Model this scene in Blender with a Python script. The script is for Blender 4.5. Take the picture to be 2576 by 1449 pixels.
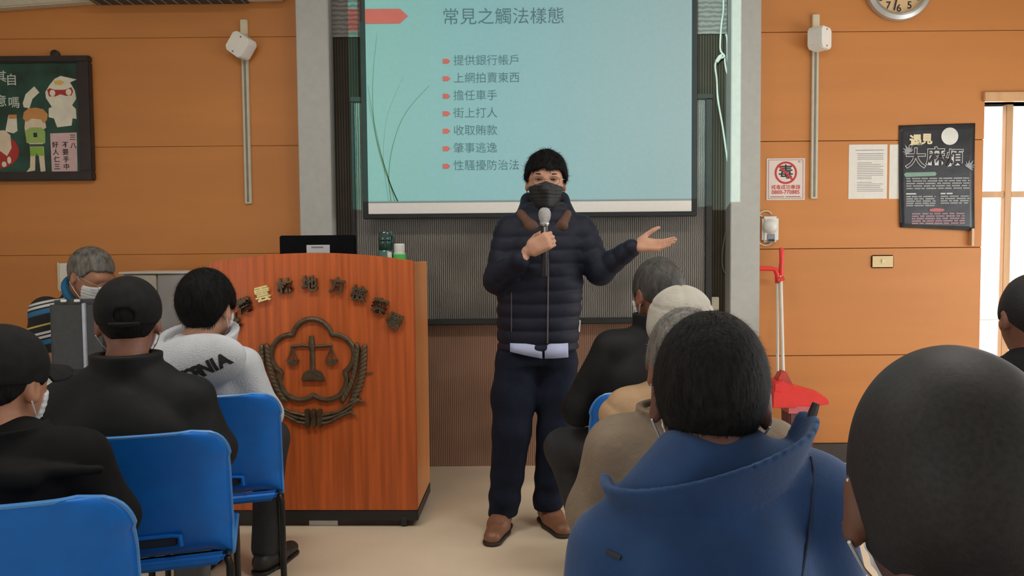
import bpy, bmesh, math, random
import numpy as np
from mathutils import Vector, Matrix, Euler
from mathutils.bvhtree import BVHTree

random.seed(7)
rng = np.random.default_rng(7)
for o in list(bpy.data.objects):
    bpy.data.objects.remove(o, do_unlink=True)
scene = bpy.context.scene
C = scene.collection
PI = math.pi

# ------------------------------------------------------------------ camera
F_PX, CAM_Z = 1950.0, 1.28
PITCH, ROLL = math.atan(94.5 / F_PX), math.radians(0.5)
cam = bpy.data.cameras.new('camera')
cam.sensor_width = 36.0
cam.lens = 36.0 * F_PX / 2576.0
cam.clip_start = 0.05
cam_o = bpy.data.objects.new('camera', cam)
C.objects.link(cam_o)
CAM_R = Matrix.Rotation(PI / 2 - PITCH, 3, 'X') @ Matrix.Rotation(-ROLL, 3, 'Z')
cam_o.matrix_world = Matrix.Translation((0, 0, CAM_Z)) @ CAM_R.to_4x4()
scene.camera = cam_o

def at(px, py, Y):
    """point on the plane y = Y seen at a pixel of the 2576 x 1449 frame"""
    d = CAM_R @ Vector(((px - 1288) / F_PX, -(py - 724.5) / F_PX, -1.0))
    t = Y / d.y
    return Vector((d.x * t, Y, CAM_Z + d.z * t))

# ------------------------------------------------------------------ light
scene.view_settings.view_transform = 'Standard'
scene.view_settings.look = 'None'
scene.view_settings.gamma = 1.0
scene.view_settings.use_curve_mapping = False
scene.view_settings.exposure = -0.7
world = bpy.data.worlds.new('overcast_sky')
scene.world = world
world.use_nodes = True
bg = world.node_tree.nodes['Background']
bg.inputs[0].default_value = (0.93, 0.97, 1.0, 1)
bg.inputs[1].default_value = 3.5

def daylight(name, loc, rot, sx, sy, power):
    """soft daylight at a window or door opening; the rear ones are added fill"""
    L = bpy.data.lights.new(name, 'AREA')
    L.shape = 'RECTANGLE'
    L.size, L.size_y = sx, sy
    L.energy = power
    L.color = (0.97, 0.99, 1.0)
    o = bpy.data.objects.new(name, L)
    o.location = loc
    o.rotation_euler = rot
    C.objects.link(o)
    return o
daylight('window_daylight', (4.25, 2.2, 1.2), (0, PI / 2, 0), 1.35, 3.6, 85)
daylight('rear_fill_right', (4.25, -2.4, 1.2), (0, PI / 2, 0), 1.35, 3.6, 30)  # unseen source, added as fill from behind the audience
daylight('door_daylight', (3.45, 4.95, 1.15), (-PI / 2, 0, 0), 1.2, 2.0, 48)
daylight('rear_fill_left', (-4.25, -2.2, 1.2), (0, -PI / 2, 0), 1.35, 3.6, 60)  # unseen left source, added to brighten the chair backs

# ------------------------------------------------------------------ materials
MATS = {}
def mat(name, col, rough=0.6, var=0.12, scale=12.0, bump=0.0, bscale=60.0, metal=0.0,
        stretch=(1, 1, 1), coat=0.0, sheen=0.0, spec=0.5, detail=4.0, col2=None):
    if name in MATS:
        return MATS[name]
    m = bpy.data.materials.new(name)
    m.use_nodes = True
    nt = m.node_tree
    b = nt.nodes['Principled BSDF']
    tc = nt.nodes.new('ShaderNodeTexCoord')
    mp = nt.nodes.new('ShaderNodeMapping')
    mp.inputs['Scale'].default_value = stretch
    nt.links.new(tc.outputs['Object'], mp.inputs[0])
    n = nt.nodes.new('ShaderNodeTexNoise')
    n.inputs['Scale'].default_value = scale
    n.inputs['Detail'].default_value = detail
    nt.links.new(mp.outputs[0], n.inputs['Vector'])
    r = nt.nodes.new('ShaderNodeValToRGB')
    c1 = tuple(c * (1 - var) for c in col)
    c2 = tuple(min(1, c * (1 + var)) for c in col) if col2 is None else col2
    r.color_ramp.elements[0].position = 0.3
    r.color_ramp.elements[1].position = 0.7
    r.color_ramp.elements[0].color = (*c1, 1)
    r.color_ramp.elements[1].color = (*c2, 1)
    nt.links.new(n.outputs['Fac'], r.inputs[0])
    nt.links.new(r.outputs[0], b.inputs['Base Color'])
    b.inputs['Roughness'].default_value = rough
    b.inputs['Metallic'].default_value = metal
    b.inputs['Specular IOR Level'].default_value = spec
    b.inputs['Coat Weight'].default_value = coat
    b.inputs['Sheen Weight'].default_value = sheen
    if bump:
        n2 = nt.nodes.new('ShaderNodeTexNoise')
        n2.inputs['Scale'].default_value = bscale
        n2.inputs['Detail'].default_value = 5
        nt.links.new(mp.outputs[0], n2.inputs['Vector'])
        bp = nt.nodes.new('ShaderNodeBump')
        bp.inputs['Strength'].default_value = bump
        bp.inputs['Distance'].default_value = 0.01
        nt.links.new(n2.outputs['Fac'], bp.inputs['Height'])
        nt.links.new(bp.outputs[0], b.inputs['Normal'])
    MATS[name] = m
    return m

def stripe_mat(name, cola, colb, freq, axis='X', rough=0.7, maze=0.0, spec=0.5):
    """fine ribs: bands along one axis, broken up by noise, with matching relief"""
    m = bpy.data.materials.new(name)
    m.use_nodes = True
    nt = m.node_tree
    b = nt.nodes['Principled BSDF']
    tc = nt.nodes.new('ShaderNodeTexCoord')
    w = nt.nodes.new('ShaderNodeTexWave')
    w.wave_type = 'BANDS'
    w.bands_direction = axis
    w.inputs['Scale'].default_value = freq
    w.inputs['Distortion'].default_value = maze
    w.inputs['Detail'].default_value = 1.0
    w.inputs['Detail Scale'].default_value = 2.0
    nt.links.new(tc.outputs['Object'], w.inputs['Vector'])
    n = nt.nodes.new('ShaderNodeTexNoise')
    n.inputs['Scale'].default_value = 3.0
    nt.links.new(tc.outputs['Object'], n.inputs['Vector'])
    mx = nt.nodes.new('ShaderNodeMath')
    mx.operation = 'MULTIPLY'
    nt.links.new(w.outputs['Fac'], mx.inputs[0])
    nt.links.new(n.outputs['Fac'], mx.inputs[1])
    r = nt.nodes.new('ShaderNodeValToRGB')
    r.color_ramp.elements[0].position = 0.05
    r.color_ramp.elements[1].position = 0.55
    r.color_ramp.elements[0].color = (*cola, 1)
    r.color_ramp.elements[1].color = (*colb, 1)
    nt.links.new(mx.outputs[0], r.inputs[0])
    nt.links.new(r.outputs[0], b.inputs['Base Color'])
    b.inputs['Roughness'].default_value = rough
    b.inputs['Specular IOR Level'].default_value = spec
    bp = nt.nodes.new('ShaderNodeBump')
    bp.inputs['Strength'].default_value = 0.25
    bp.inputs['Distance'].default_value = 0.004
    nt.links.new(w.outputs['Fac'], bp.inputs['Height'])
    nt.links.new(bp.outputs[0], b.inputs['Normal'])
    MATS[name] = m
    return m

# ------------------------------------------------------------------ object helpers
def tag(o, label=None, cat=None, group=None, kind=None):
    if label: o['label'] = label
    if cat: o['category'] = cat
    if group: o['group'] = group
    if kind: o['kind'] = kind
    return o

def thing(name, label, cat, loc=(0, 0, 0), rotz=0.0, group=None):
    o = bpy.data.objects.new(name, None)
    o.empty_display_size = 0.1
    C.objects.link(o)
    o.location = loc
    o.rotation_euler = (0, 0, rotz)
    return tag(o, label, cat, group)

def mesh_obj(name, verts, faces, m, parent=None, smooth=False):
    me = bpy.data.meshes.new(name)
    if isinstance(verts, np.ndarray):
        nv, nf, k = len(verts), len(faces), faces.shape[1]
        me.vertices.add(nv)
        me.vertices.foreach_set('co', verts.astype(np.float32).ravel())
        me.loops.add(nf * k)
        me.loops.foreach_set('vertex_index', faces.astype(np.int32).ravel())
        me.polygons.add(nf)
        me.polygons.foreach_set('loop_start', np.arange(0, nf * k, k, dtype=np.int32))
        me.update(calc_edges=True)
    else:
        me.from_pydata(verts, [], faces)
    if smooth:
        me.polygons.foreach_set('use_smooth', [True] * len(me.polygons))
    me.update()
    if m:
        me.materials.append(m)
    o = bpy.data.objects.new(name, me)
    C.objects.link(o)
    if parent:
        o.parent = parent
    return o

class MB:
    """collects simple solids and links them as one mesh"""
    def __init__(s):
        s.v, s.f = [], []
    def add(s, v, f):
        n = len(s.v)
        s.v += [tuple(p) for p in v]
        s.f += [tuple(i + n for i in q) for q in f]
        return s
    def box(s, lo, hi):
        x0, y0, z0 = lo; x1, y1, z1 = hi
        return s.add([(x0, y0, z0), (x1, y0, z0), (x1, y1, z0), (x0, y1, z0), (x0, y0, z1), (x1, y0, z1), (x1, y1, z1), (x0, y1, z1)],
                     [(0, 3, 2, 1), (4, 5, 6, 7), (0, 1, 5, 4), (1, 2, 6, 5), (2, 3, 7, 6), (3, 0, 4, 7)])
    def tube(s, pts, r, n=8, closed=False, flat=None):
        pts = [Vector(p) for p in pts]
        N = len(pts)
        rs = r if isinstance(r, (list, tuple)) else [r] * N
        rings, ref = [], None
        for i, p in enumerate(pts):
            a = pts[i - 1] if (i > 0 or closed) else pts[i]
            b = pts[(i + 1) % N] if (i < N - 1 or closed) else pts[i]
            t = (b - a).normalized()
            if ref is None:
                ref = t.orthogonal().normalized() if flat is None else Vector(flat)
            u = (ref - t * ref.dot(t))
            u = u.normalized() if u.length > 1e-6 else t.orthogonal().normalized()
            ref = u
            w = t.cross(u)
            rings.append([p + (u * math.cos(2 * PI * k / n) + w * math.sin(2 * PI * k / n)) * rs[i] for k in range(n)])
        v = [q for ring in rings for q in ring]
        f = []
        M = N if closed else N - 1
        for i in range(M):
            j = (i + 1) % N
            for k in range(n):
                l = (k + 1) % n
                f.append((i * n + k, i * n + l, j * n + l, j * n + k))
        if not closed:
            f.append(tuple(range(n - 1, -1, -1)))
            f.append(tuple((N - 1) * n + k for k in range(n)))
        return s.add(v, f)
    def lathe(s, prof, n=24, axis='Z', c=(0, 0, 0), cap=True):
        v, f = [], []
        for (r, h) in prof:
            for k in range(n):
                a = 2 * PI * k / n
                p = (r * math.cos(a), r * math.sin(a), h)
                if axis == 'Y': p = (p[0], -p[2], p[1])
                if axis == 'X': p = (p[2], p[0], p[1])
                v.append((p[0] + c[0], p[1] + c[1], p[2] + c[2]))
        for i in range(len(prof) - 1):
            for k in range(n):
                l = (k + 1) % n
                f.append((i * n + k, i * n + l, (i + 1) * n + l, (i + 1) * n + k))
        if cap:
            f.append(tuple(range(n - 1, -1, -1)))
            f.append(tuple((len(prof) - 1) * n + k for k in range(n)))
        return s.add(v, f)
    def prism(s, poly, y0, y1):
        """polygon in x,z pulled from y0 (front) to y1"""
        n = len(poly)
        v = [(x, y0, z) for x, z in poly] + [(x, y1, z) for x, z in poly]
        f = [tuple(range(n)), tuple(range(2 * n - 1, n - 1, -1))]
        f += [(i, i + n, (i + 1) % n + n, (i + 1) % n) for i in range(n)]
        return s.add(v, f)
    def ball(s, c, r, nu=10, nv=6):
        v, f = [], []
        rx, ry, rz = (r, r, r) if not isinstance(r, (tuple, list)) else r
        v.append((c[0], c[1], c[2] - rz))
        for i in range(1, nv):
            ph = -PI / 2 + PI * i / nv
            for k in range(nu):
                a = 2 * PI * k / nu
                v.append((c[0] + rx * math.cos(ph) * math.cos(a), c[1] + ry * math.cos(ph) * math.sin(a), c[2] + rz * math.sin(ph)))
        v.append((c[0], c[1], c[2] + rz))
        for k in range(nu):
            f.append((0, 1 + (k + 1) % nu, 1 + k))
            f.append((len(v) - 1, 1 + (nv - 2) * nu + k, 1 + (nv - 2) * nu + (k + 1) % nu))
        for i in range(nv - 2):
            for k in range(nu):
                a, b = 1 + i * nu + k, 1 + i * nu + (k + 1) % nu
                f.append((a, b, b + nu, a + nu))
        return s.add(v, f)
    def build(s, name, m, parent=None, smooth=False, bevel=0.0, seg=2):
        o = mesh_obj(name, s.v, s.f, m, parent, smooth)
        bm = bmesh.new()
        bm.from_mesh(o.data)
        bmesh.ops.recalc_face_normals(bm, faces=bm.faces)
        if bevel:
            ed = [e for e in bm.edges if len(e.link_faces) == 2 and e.calc_face_angle(0) > 0.6]
            bmesh.ops.bevel(bm, geom=ed, offset=bevel, segments=seg, affect='EDGES', clamp_overlap=True)
        bm.to_mesh(o.data)
        bm.free()
        if smooth:
            o.data.polygons.foreach_set('use_smooth', [True] * len(o.data.polygons))
            try:
                o.data.set_sharp_from_angle(angle=0.7)
            except Exception:
                pass
        return o

def text(name, body, size, m, parent, loc, rot=(PI / 2, 0, 0), weight=0.0, depth=0.0, align='LEFT', spacing=1.0):
    c = bpy.data.curves.new(name, 'FONT')
    c.body = body
    c.size = size
    c.align_x = align
    c.align_y = 'CENTER'
    c.offset = weight
    c.extrude = depth
    c.space_character = spacing
    c.resolution_u = 3
    t = bpy.data.objects.new(name, c)
    C.objects.link(t)
    dg = bpy.context.evaluated_depsgraph_get()
    me = bpy.data.meshes.new_from_object(t.evaluated_get(dg))
    bpy.data.objects.remove(t, do_unlink=True)
    bpy.data.curves.remove(c)
    me.name = name
    me.materials.clear()
    me.materials.append(m)
    o = bpy.data.objects.new(name, me)
    C.objects.link(o)
    o.parent = parent
    o.location = loc
    o.rotation_euler = rot
    return o
# ------------------------------------------------------------------ materials of the room
M_ORANGE = mat('orange_veneer', (0.55, 0.212, 0.052), 0.55, 0.05, 2.5, 0.04, 120, stretch=(0.3, 1, 3))
M_GROOVE = mat('groove_brown', (0.17, 0.065, 0.02), 0.8)
M_COLUMN = mat('grey_paint', (0.44, 0.44, 0.415), 0.6, 0.04, 30, 0.03, 200)
M_WHITEWALL = mat('white_plaster', (0.72, 0.70, 0.66), 0.8, 0.04, 8, 0.03, 90)
M_CEIL = mat('ceiling_board', (0.75, 0.74, 0.70), 0.9, 0.04, 6)
M_FLOOR = mat('beige_vinyl', (0.76, 0.62, 0.455), 0.42, 0.07, 2.2, 0.01, 150, detail=8)
M_DARK = stripe_mat('dark_ribbed_panel', (0.030, 0.024, 0.018), (0.085, 0.072, 0.052), 20, 'X', 0.75, spec=0.2)
M_RIB = stripe_mat('brown_ribbed_panel', (0.16, 0.088, 0.058), (0.38, 0.215, 0.145), 28, 'X', 0.7, spec=0.2)
M_BASEB = mat('dark_baseboard', (0.05, 0.04, 0.035), 0.6)
M_BLACK = mat('black_plastic', (0.012, 0.012, 0.013), 0.45, 0.2)
M_BLACKFR = mat('black_frame', (0.015, 0.017, 0.016), 0.5, 0.2)
M_BEIGE = mat('beige_plastic', (0.66, 0.58, 0.40), 0.5, 0.06)
M_WHITE = mat('white_plastic', (0.74, 0.74, 0.70), 0.45, 0.04)
M_PAPER = mat('white_paper', (0.74, 0.71, 0.65), 0.8, 0.03, 30)
M_INK = mat('grey_ink', (0.20, 0.20, 0.20), 0.8)
M_RED = mat('red_plastic', (0.75, 0.035, 0.03), 0.4, 0.08)
M_STEEL = mat('steel', (0.62, 0.62, 0.60), 0.3, 0.05, metal=0.9)
M_WOODFR = mat('door_wood', (0.62, 0.36, 0.17), 0.5, 0.1, 6, stretch=(4, 4, 0.5))

WY = 4.57          # face of the orange panels
XL, XR = -3.95, 3.95
YB = -5.0          # wall behind the camera
CEIL_Z = 3.2
DX = at(2470, 600, WY).x     # left edge of the doorway
DTOP = at(2520, 256, WY).z   # its head

# floor, ceiling
o = MB().box((XL - 0.2, YB - 0.2, -0.1), (XR + 0.2, WY + 0.2, 0)).build('floor', M_FLOOR); tag(o, 'beige vinyl floor of the meeting room', 'floor', kind='structure')
o = MB().box((XL - 0.2, YB - 0.2, CEIL_Z), (XR + 0.2, WY + 0.2, CEIL_Z + 0.1)).build('ceiling', M_CEIL); tag(o, 'pale ceiling above the meeting room', 'ceiling', kind='structure')

# back wall: backing with the doorway left open
o = MB().box((XL, WY + 0.012, 0), (DX - 0.0, WY + 0.15, CEIL_Z)).box((DX, WY + 0.012, DTOP), (XR, WY + 0.15, CEIL_Z)).box((XR - 0.12, WY + 0.012, 0), (XR, WY + 0.15, DTOP)).build('wall_back', M_GROOVE)
tag(o, 'orange wood panelled front wall with thin dark joints', 'wall', kind='structure')
wall_back = o
zg = [0.115, at(2000, 895, WY).z, at(2000, 626, WY).z, at(2000, 355, WY).z, at(2000, 81, WY).z, CEIL_Z]
CLX0, CLX1 = at(749, 300, 4.45).x, at(830, 300, 4.45).x
CRX0, CRX1 = at(1839, 300, 4.45).x, at(1914, 300, 4.45).x
G = 0.002
def panel(x0, x1, z0, z1, g=G):
    p = MB().box((x0 + g / 2, WY, z0 + g), (x1 - g / 2, WY + 0.012, z1 - g)).build('panel', M_ORANGE, wall_back, bevel=0.002, seg=1)
    return p
for i in range(5):
    for x0, x1 in ((XL, CLX0 + 0.02),):
        panel(x0, x1, zg[i], zg[i + 1], 0.0008)
    if i < 3:
        panel(CRX1 - 0.02, DX, zg[i], zg[i + 1])
# the fourth row runs over the door head, the top row is one length
xa, za, zb_, zd_ = CRX1 - 0.02, zg[3] + G, zg[4] - G, DTOP + 0.06
MB().prism([(xa, za), (DX, za), (DX, zd_), (XR, zd_), (XR, zb_), (xa, zb_)], WY, WY + 0.012).build('panel', M_ORANGE, wall_back)
panel(xa, XR, zg[4], zg[5])
o = MB().box((XL, WY - 0.012, 0), (CLX0, WY + 0.012, 0.115)).build('baseboard_left', M_BASEB, bevel=0.003); tag(o, kind='structure', label='dark baseboard under the left orange panels', cat='baseboard')
o = MB().box((CRX1, WY - 0.012, 0), (DX, WY + 0.012, 0.115)).build('baseboard_right', M_BASEB, bevel=0.003); tag(o, kind='structure', label='dark baseboard under the right orange panels', cat='baseboard')

# pilasters beside the board
for nm, x0, x1 in (('trim_1', CLX0, CLX1), ('trim_2', CRX0, CRX1)):
    o = MB().box((x0, 4.45, 0), (x1, WY + 0.012, CEIL_Z)).build(nm, M_COLUMN, bevel=0.004)
    tag(o, kind='structure', label='pale grey pilaster %s of the dark board' % ('left' if x0 < 0 else 'right'), cat='pilaster')
zr = at(1150, 818, 4.55).z
o = MB().box((CLX1, 4.555, 0), (CRX0, WY + 0.012, zr)).build('wall_center', M_RIB); tag(o, kind='structure', label='brown ribbed wall panel below the dark board', cat='wall')
zd = at(860, 95, 4.56).z
o = MB().box((CLX1, 4.56, zr), (CRX0, WY + 0.012, zd)).build('wall_recess', M_DARK); tag(o, kind='structure', label='dark ribbed wall panel behind the board', cat='wall')
M_GREYBAND = stripe_mat('grey_grained_band', (0.16, 0.155, 0.145), (0.30, 0.29, 0.275), 12, 'Z', 0.7, 3.0)
o = MB().box((CLX1, 4.545, zd), (CRX0, WY + 0.012, CEIL_Z)).build('trim_3', M_GREYBAND); tag(o, kind='structure', label='grey grained band above the dark board', cat='trim')

# side and rear walls with window openings (outside the picture, they let in the daylight and the added rear fill)
def holed_wall(name, x0, x1, wins, lab):
    z0, z1 = 0.5, 1.9
    mb = MB().box((x0, YB, 0), (x1, WY + 0.15, z0)).box((x0, YB, z1), (x1, WY + 0.15, CEIL_Z))
    ys = [YB] + [v for w in wins for v in w] + [WY + 0.15]
    for a, b in zip(ys[0::2], ys[1::2]):
        mb.box((x0, a, z0), (x1, b, z1))
    w = mb.build(name, M_WHITEWALL)
    tag(w, lab, 'wall', kind='structure')
    xm = (x0 + x1) / 2
    for i, (a, b) in enumerate(wins):
        fr = MB().box((xm - 0.03, a, z0), (xm + 0.03, b, z0 + 0.05)).box((xm - 0.03, a, z1 - 0.05), (xm + 0.03, b, z1))
        for k in range(4):
            y = a + (b - a - 0.05) * k / 3
            fr.box((xm - 0.03, y, z0 + 0.05), (xm + 0.03, y + 0.05, z1 - 0.05))
        fr.build('window_frame', M_WHITE, w)
    return w
holed_wall('wall_right', XR, XR + 0.15, [(-4.2, -0.6), (0.4, 4.0)], 'white side wall with wide windows on the right')
holed_wall('wall_left', XL - 0.15, XL, [(-4.0, -0.4)], 'white side wall with one added window on the left')
o = MB().box((XL, YB - 0.15, 0), (XR, YB, CEIL_Z)).build('wall_rear', M_WHITEWALL); tag(o, 'white wall behind the audience', 'wall', kind='structure')

# unseen ceiling lamps, added above the picture to brighten the floor
def added_ceiling_lamp(x, y, lab, power):
    t = thing('added_ceiling_lamp', lab, 'added ceiling lamp', (x, y, CEIL_Z))
    MB().box((-0.62, -0.15, -0.05), (0.62, 0.15, 0)).build('housing', M_WHITE, t, bevel=0.01)
    tm = bpy.data.materials.new('added_lamp_tube') if 'added_lamp_tube' not in bpy.data.materials else bpy.data.materials['added_lamp_tube']
    tm.use_nodes = True
    pb = tm.node_tree.nodes['Principled BSDF']; pb.inputs['Emission Color'].default_value = (1.0, 0.97, 0.9, 1); pb.inputs['Emission Strength'].default_value = 3.0
    for s in (-1, 1):
        MB().tube([(-0.58, s * 0.07, -0.065), (0.58, s * 0.07, -0.065)], 0.013, 8).build('tube', tm, t, True)
    A = bpy.data.lights.new('added_lamp_fill', 'AREA'); A.shape = 'RECTANGLE'; A.size, A.size_y = 1.15, 0.25; A.energy = power; A.color = (1.0, 0.96, 0.90)
    o = bpy.data.objects.new('added_lamp_fill', A); C.objects.link(o); o.location = (x, y, CEIL_Z - 0.085)
added_ceiling_lamp(-1.2, 2.1, 'unseen white tube lamp added above the left chairs to brighten the floor', 42)
added_ceiling_lamp(1.2, 2.1, 'unseen white tube lamp added above the right chairs to brighten the floor', 42)

# doorway: wooden frame, sliding glass leaves
m = bpy.data.materials.new('clear_glass'); m.use_nodes = True
nt = m.node_tree; nt.nodes.clear()
out = nt.nodes.new('ShaderNodeOutputMaterial'); tr = nt.nodes.new('ShaderNodeBsdfTransparent'); gl = nt.nodes.new('ShaderNodeBsdfGlossy'); mx = nt.nodes.new('ShaderNodeMixShader')
gl.inputs['Roughness'].default_value = 0.03; mx.inputs[0].default_value = 0.06
nt.links.new(tr.outputs[0], mx.inputs[1]); nt.links.new(gl.outputs[0], mx.inputs[2]); nt.links.new(mx.outputs[0], out.inputs[0])
M_GLASS = m
d = MB().box((DX - 0.012, WY - 0.02, DTOP), (XR, WY + 0.15, DTOP + 0.055)).box((DX - 0.002, WY + 0.06, 0), (DX + 0.022, WY + 0.15, DTOP)).box((XR - 0.14, WY, 0), (XR - 0.1, WY + 0.15, DTOP)).build('door_1', M_WOODFR, bevel=0.004)
tag(d, 'glazed sliding door with wooden frame, daylight behind', 'door', kind='structure')
mxl, mxr = at(2524, 400, WY + 0.1).x, at(2542, 400, WY + 0.1).x
zb0, zb1 = at(2500, 497, WY + 0.1).z, at(2500, 482, WY + 0.1).z
MB().box((mxl, WY + 0.08, 0), (mxr, WY + 0.12, DTOP)).build('door_stile', M_WOODFR, d, bevel=0.003)
MB().box((DX + 0.02, WY + 0.085, zb0), (mxl, WY + 0.115, zb1)).build('door_rail', M_WOODFR, d, bevel=0.003)
MB().box((mxr, WY + 0.085, zb0), (XR - 0.12, WY + 0.115, zb1)).build('door_rail', M_WOODFR, d, bevel=0.003)
MB().box((DX + 0.02, WY + 0.098, 0.03), (mxl, WY + 0.102, DTOP)).build('glass_pane', M_GLASS, d)
MB().box((mxr, WY + 0.098, 0.03), (XR - 0.12, WY + 0.102, DTOP)).build('glass_pane', M_GLASS, d)
zt = at(2480, 804, WY + 0.1).z
MB().box((DX + 0.02, WY + 0.09, zt - 0.004), (mxl, WY + 0.11, zt + 0.004)).build('glazing_bar', M_WHITE, d)
# ground outside the door
o = MB().box((XL - 6, WY + 0.15, -0.12), (XR + 9, WY + 14, -0.02)).build('ground_outside', mat('pale_concrete', (0.55, 0.55, 0.52), 0.9)); tag(o, 'pale ground outside the glass door', 'ground', kind='structure')

# ------------------------------------------------------------------ dark display board and pull-down screen
bx0, bx1 = at(886, 500, 4.50).x, at(1792, 500, 4.50).x
bz0, bz1 = at(1150, 816, 4.50).z, at(1780, 236, 4.50).z
t = thing('display_board', 'wide dark grey display board with black frame behind the screen', 'display board', (0, 4.50, 0))
M_LED = stripe_mat('led_matrix', (0.045, 0.041, 0.036), (0.26, 0.24, 0.21), 26, 'X', 0.35, 1.2, spec=0.5)
MB().box((bx0 + 0.02, 0.012, bz0 + 0.02), (bx1 - 0.02, 0.05, bz1 - 0.02)).build('display_surface', M_LED, t)
fw = 0.03
MB().box((bx0, 0, bz0), (bx0 + fw * 0.6, 0.054, bz1)).build('frame_side', M_BLACKFR, t, bevel=0.004)
MB().box((bx1 - fw * 1.3, 0, bz0), (bx1, 0.054, bz1)).build('frame_side', M_BLACKFR, t, bevel=0.004)
MB().box((bx0, -0.004, bz1 - fw), (bx1, 0.054, bz1)).build('frame_rail', M_BLACKFR, t, bevel=0.004)
MB().box((bx0, -0.03, bz0), (bx1, 0.054, bz0 + 0.032)).build('frame_rail', M_BLACKFR, t, bevel=0.004)

SY = 4.40
sx0, sx1 = at(923, 300, SY).x, at(1740, 300, SY).x
sz0 = at(1335, 535, SY).z
shem = at(1335, 508, SY).z
SZ1 = 2.98
M_SCREEN = mat('projection_fabric', (0.27, 0.35, 0.355), 0.85, 0.02, 40)
M_HEM = mat('white_hem', (0.80, 0.78, 0.74), 0.8, 0.02, 40)
M_SBLACK = mat('screen_border', (0.012, 0.016, 0.016), 0.7, 0.2)
t = thing('projection_screen', 'pull-down projection screen showing a pale teal slide with grey Chinese text', 'projection screen', (0, SY, 0))
scr = t
MB().box((sx0, 0, shem), (sx1, 0.004, SZ1)).build('screen_fabric', M_SCREEN, t)
MB().box((sx0, 0, sz0), (sx1, 0.004, shem)).build('screen_hem', M_HEM, t)
bw = 0.03
MB().box((sx0 - bw, 0.0, sz0 - 0.004), (sx0, 0.004, SZ1)).build('screen_border', M_SBLACK, t)
MB().box((sx1, 0.0, sz0 - 0.004), (sx1 + bw, 0.004, SZ1)).build('screen_border', M_SBLACK, t)
MB().box((sx0 - bw, -0.012, sz0 - 0.03), (sx1 + bw, 0.012, sz0)).build('weight_bar', M_SBLACK, t, bevel=0.006)
MB().box((sx0 - 0.12, -0.05, SZ1), (sx1 + 0.12, 0.06, SZ1 + 0.1)).build('screen_case', M_WHITE, t, bevel=0.01)

def L(px, py, Y, off=0.0):      # local point on a root placed at y = Y, x = z = 0
    p = at(px, py, Y)
    return (p.x, off, p.z)
M_SLT = mat('slide_text', (0.10, 0.125, 0.135), 0.85, 0.05)
M_SLR = mat('slide_red', (0.62, 0.10, 0.085), 0.85, 0.04)
M_SLG = mat('slide_grass', (0.13, 0.16, 0.09), 0.85, 0.05)
mpp = SY / F_PX
text('slide_title', '常見之觸法樣態', 43.4 * mpp, M_SLT, scr, L(1112, 45, SY, -0.002), weight=-0.0004)
lines = ['提供銀行帳戶', '上網拍賣東西', '擔任車手', '街上打人', '收取賄款', '肇事逃逸', '性騷擾防治法']
for s_, y_ in zip(lines, (154, 198, 242, 286, 330, 374, 418)):
    text('slide_line', s_, 27.7 * mpp, M_SLT, scr, L(1140, y_, SY, -0.002), weight=-0.0004)
    a = L(1114, y_ + 6, SY); b = L(1133, y_ - 6, SY)
    w_, h_ = b[0] - a[0], b[2] - a[2]
    MB().prism([(a[0], a[2]), (a[0] + w_ * 0.65, a[2]), (b[0], a[2] + h_ / 2), (a[0] + w_ * 0.65, b[2]), (a[0], b[2])], -0.003, -0.001).build('bullet_mark', M_SLR, scr)
a = L(918, 60, SY); b = L(1026, 22, SY)
MB().prism([(sx0, a[2]), (at(1006, 40, SY).x, a[2]), (b[0], (a[2] + b[2]) / 2), (at(1006, 40, SY).x, b[2]), (sx0, b[2])], -0.003, -0.001).build('header_arrow', M_SLR, scr)
def blade(pts, w):
    P = [Vector(L(x, y, SY, -0.002)) for x, y in pts]
    Q = []
    n = 24
    for i in range(n + 1):      # Catmull-Rom through the points
        u = i / n * (len(P) - 1); k = min(int(u), len(P) - 2); f = u - k
        p0, p1, p2, p3 = P[max(k - 1, 0)], P[k], P[k + 1], P[min(k + 2, len(P) - 1)]
        Q.append(0.5 * ((2 * p1) + (p2 - p0) * f + (2 * p0 - 5 * p1 + 4 * p2 - p3) * f * f + (3 * p1 - p0 - 3 * p2 + p3) * f ** 3))
    v, f = [], []
    for i, q in enumerate(Q):
        t_ = (Q[min(i + 1, n)] - Q[max(i - 1, 0)]).normalized()
        nrm = Vector((-t_.z, 0, t_.x)) * w * (0.25 + 0.75 * i / n)
        v += [q - nrm, q + nrm]
    for i in range(n):
        f.append((2 * i, 2 * i + 1, 2 * i + 3, 2 * i + 2))
    mesh_obj('grass_blade', v, f, M_SLG, scr)
blade([(948, 90), (938, 200), (942, 320), (965, 420), (1000, 506)], 0.0024)
blade([(925, 215), (940, 300), (962, 400), (985, 470), (1001, 506)], 0.0030)
blade([(1080, 215), (1020, 285), (990, 360), (978, 440), (984, 506)], 0.0024)
blade([(926, 250), (950, 360), (975, 440), (993, 506)], 0.0022)
blade([(1016, 190), (975, 290), (965, 400), (978, 506)], 0.0008)

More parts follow.
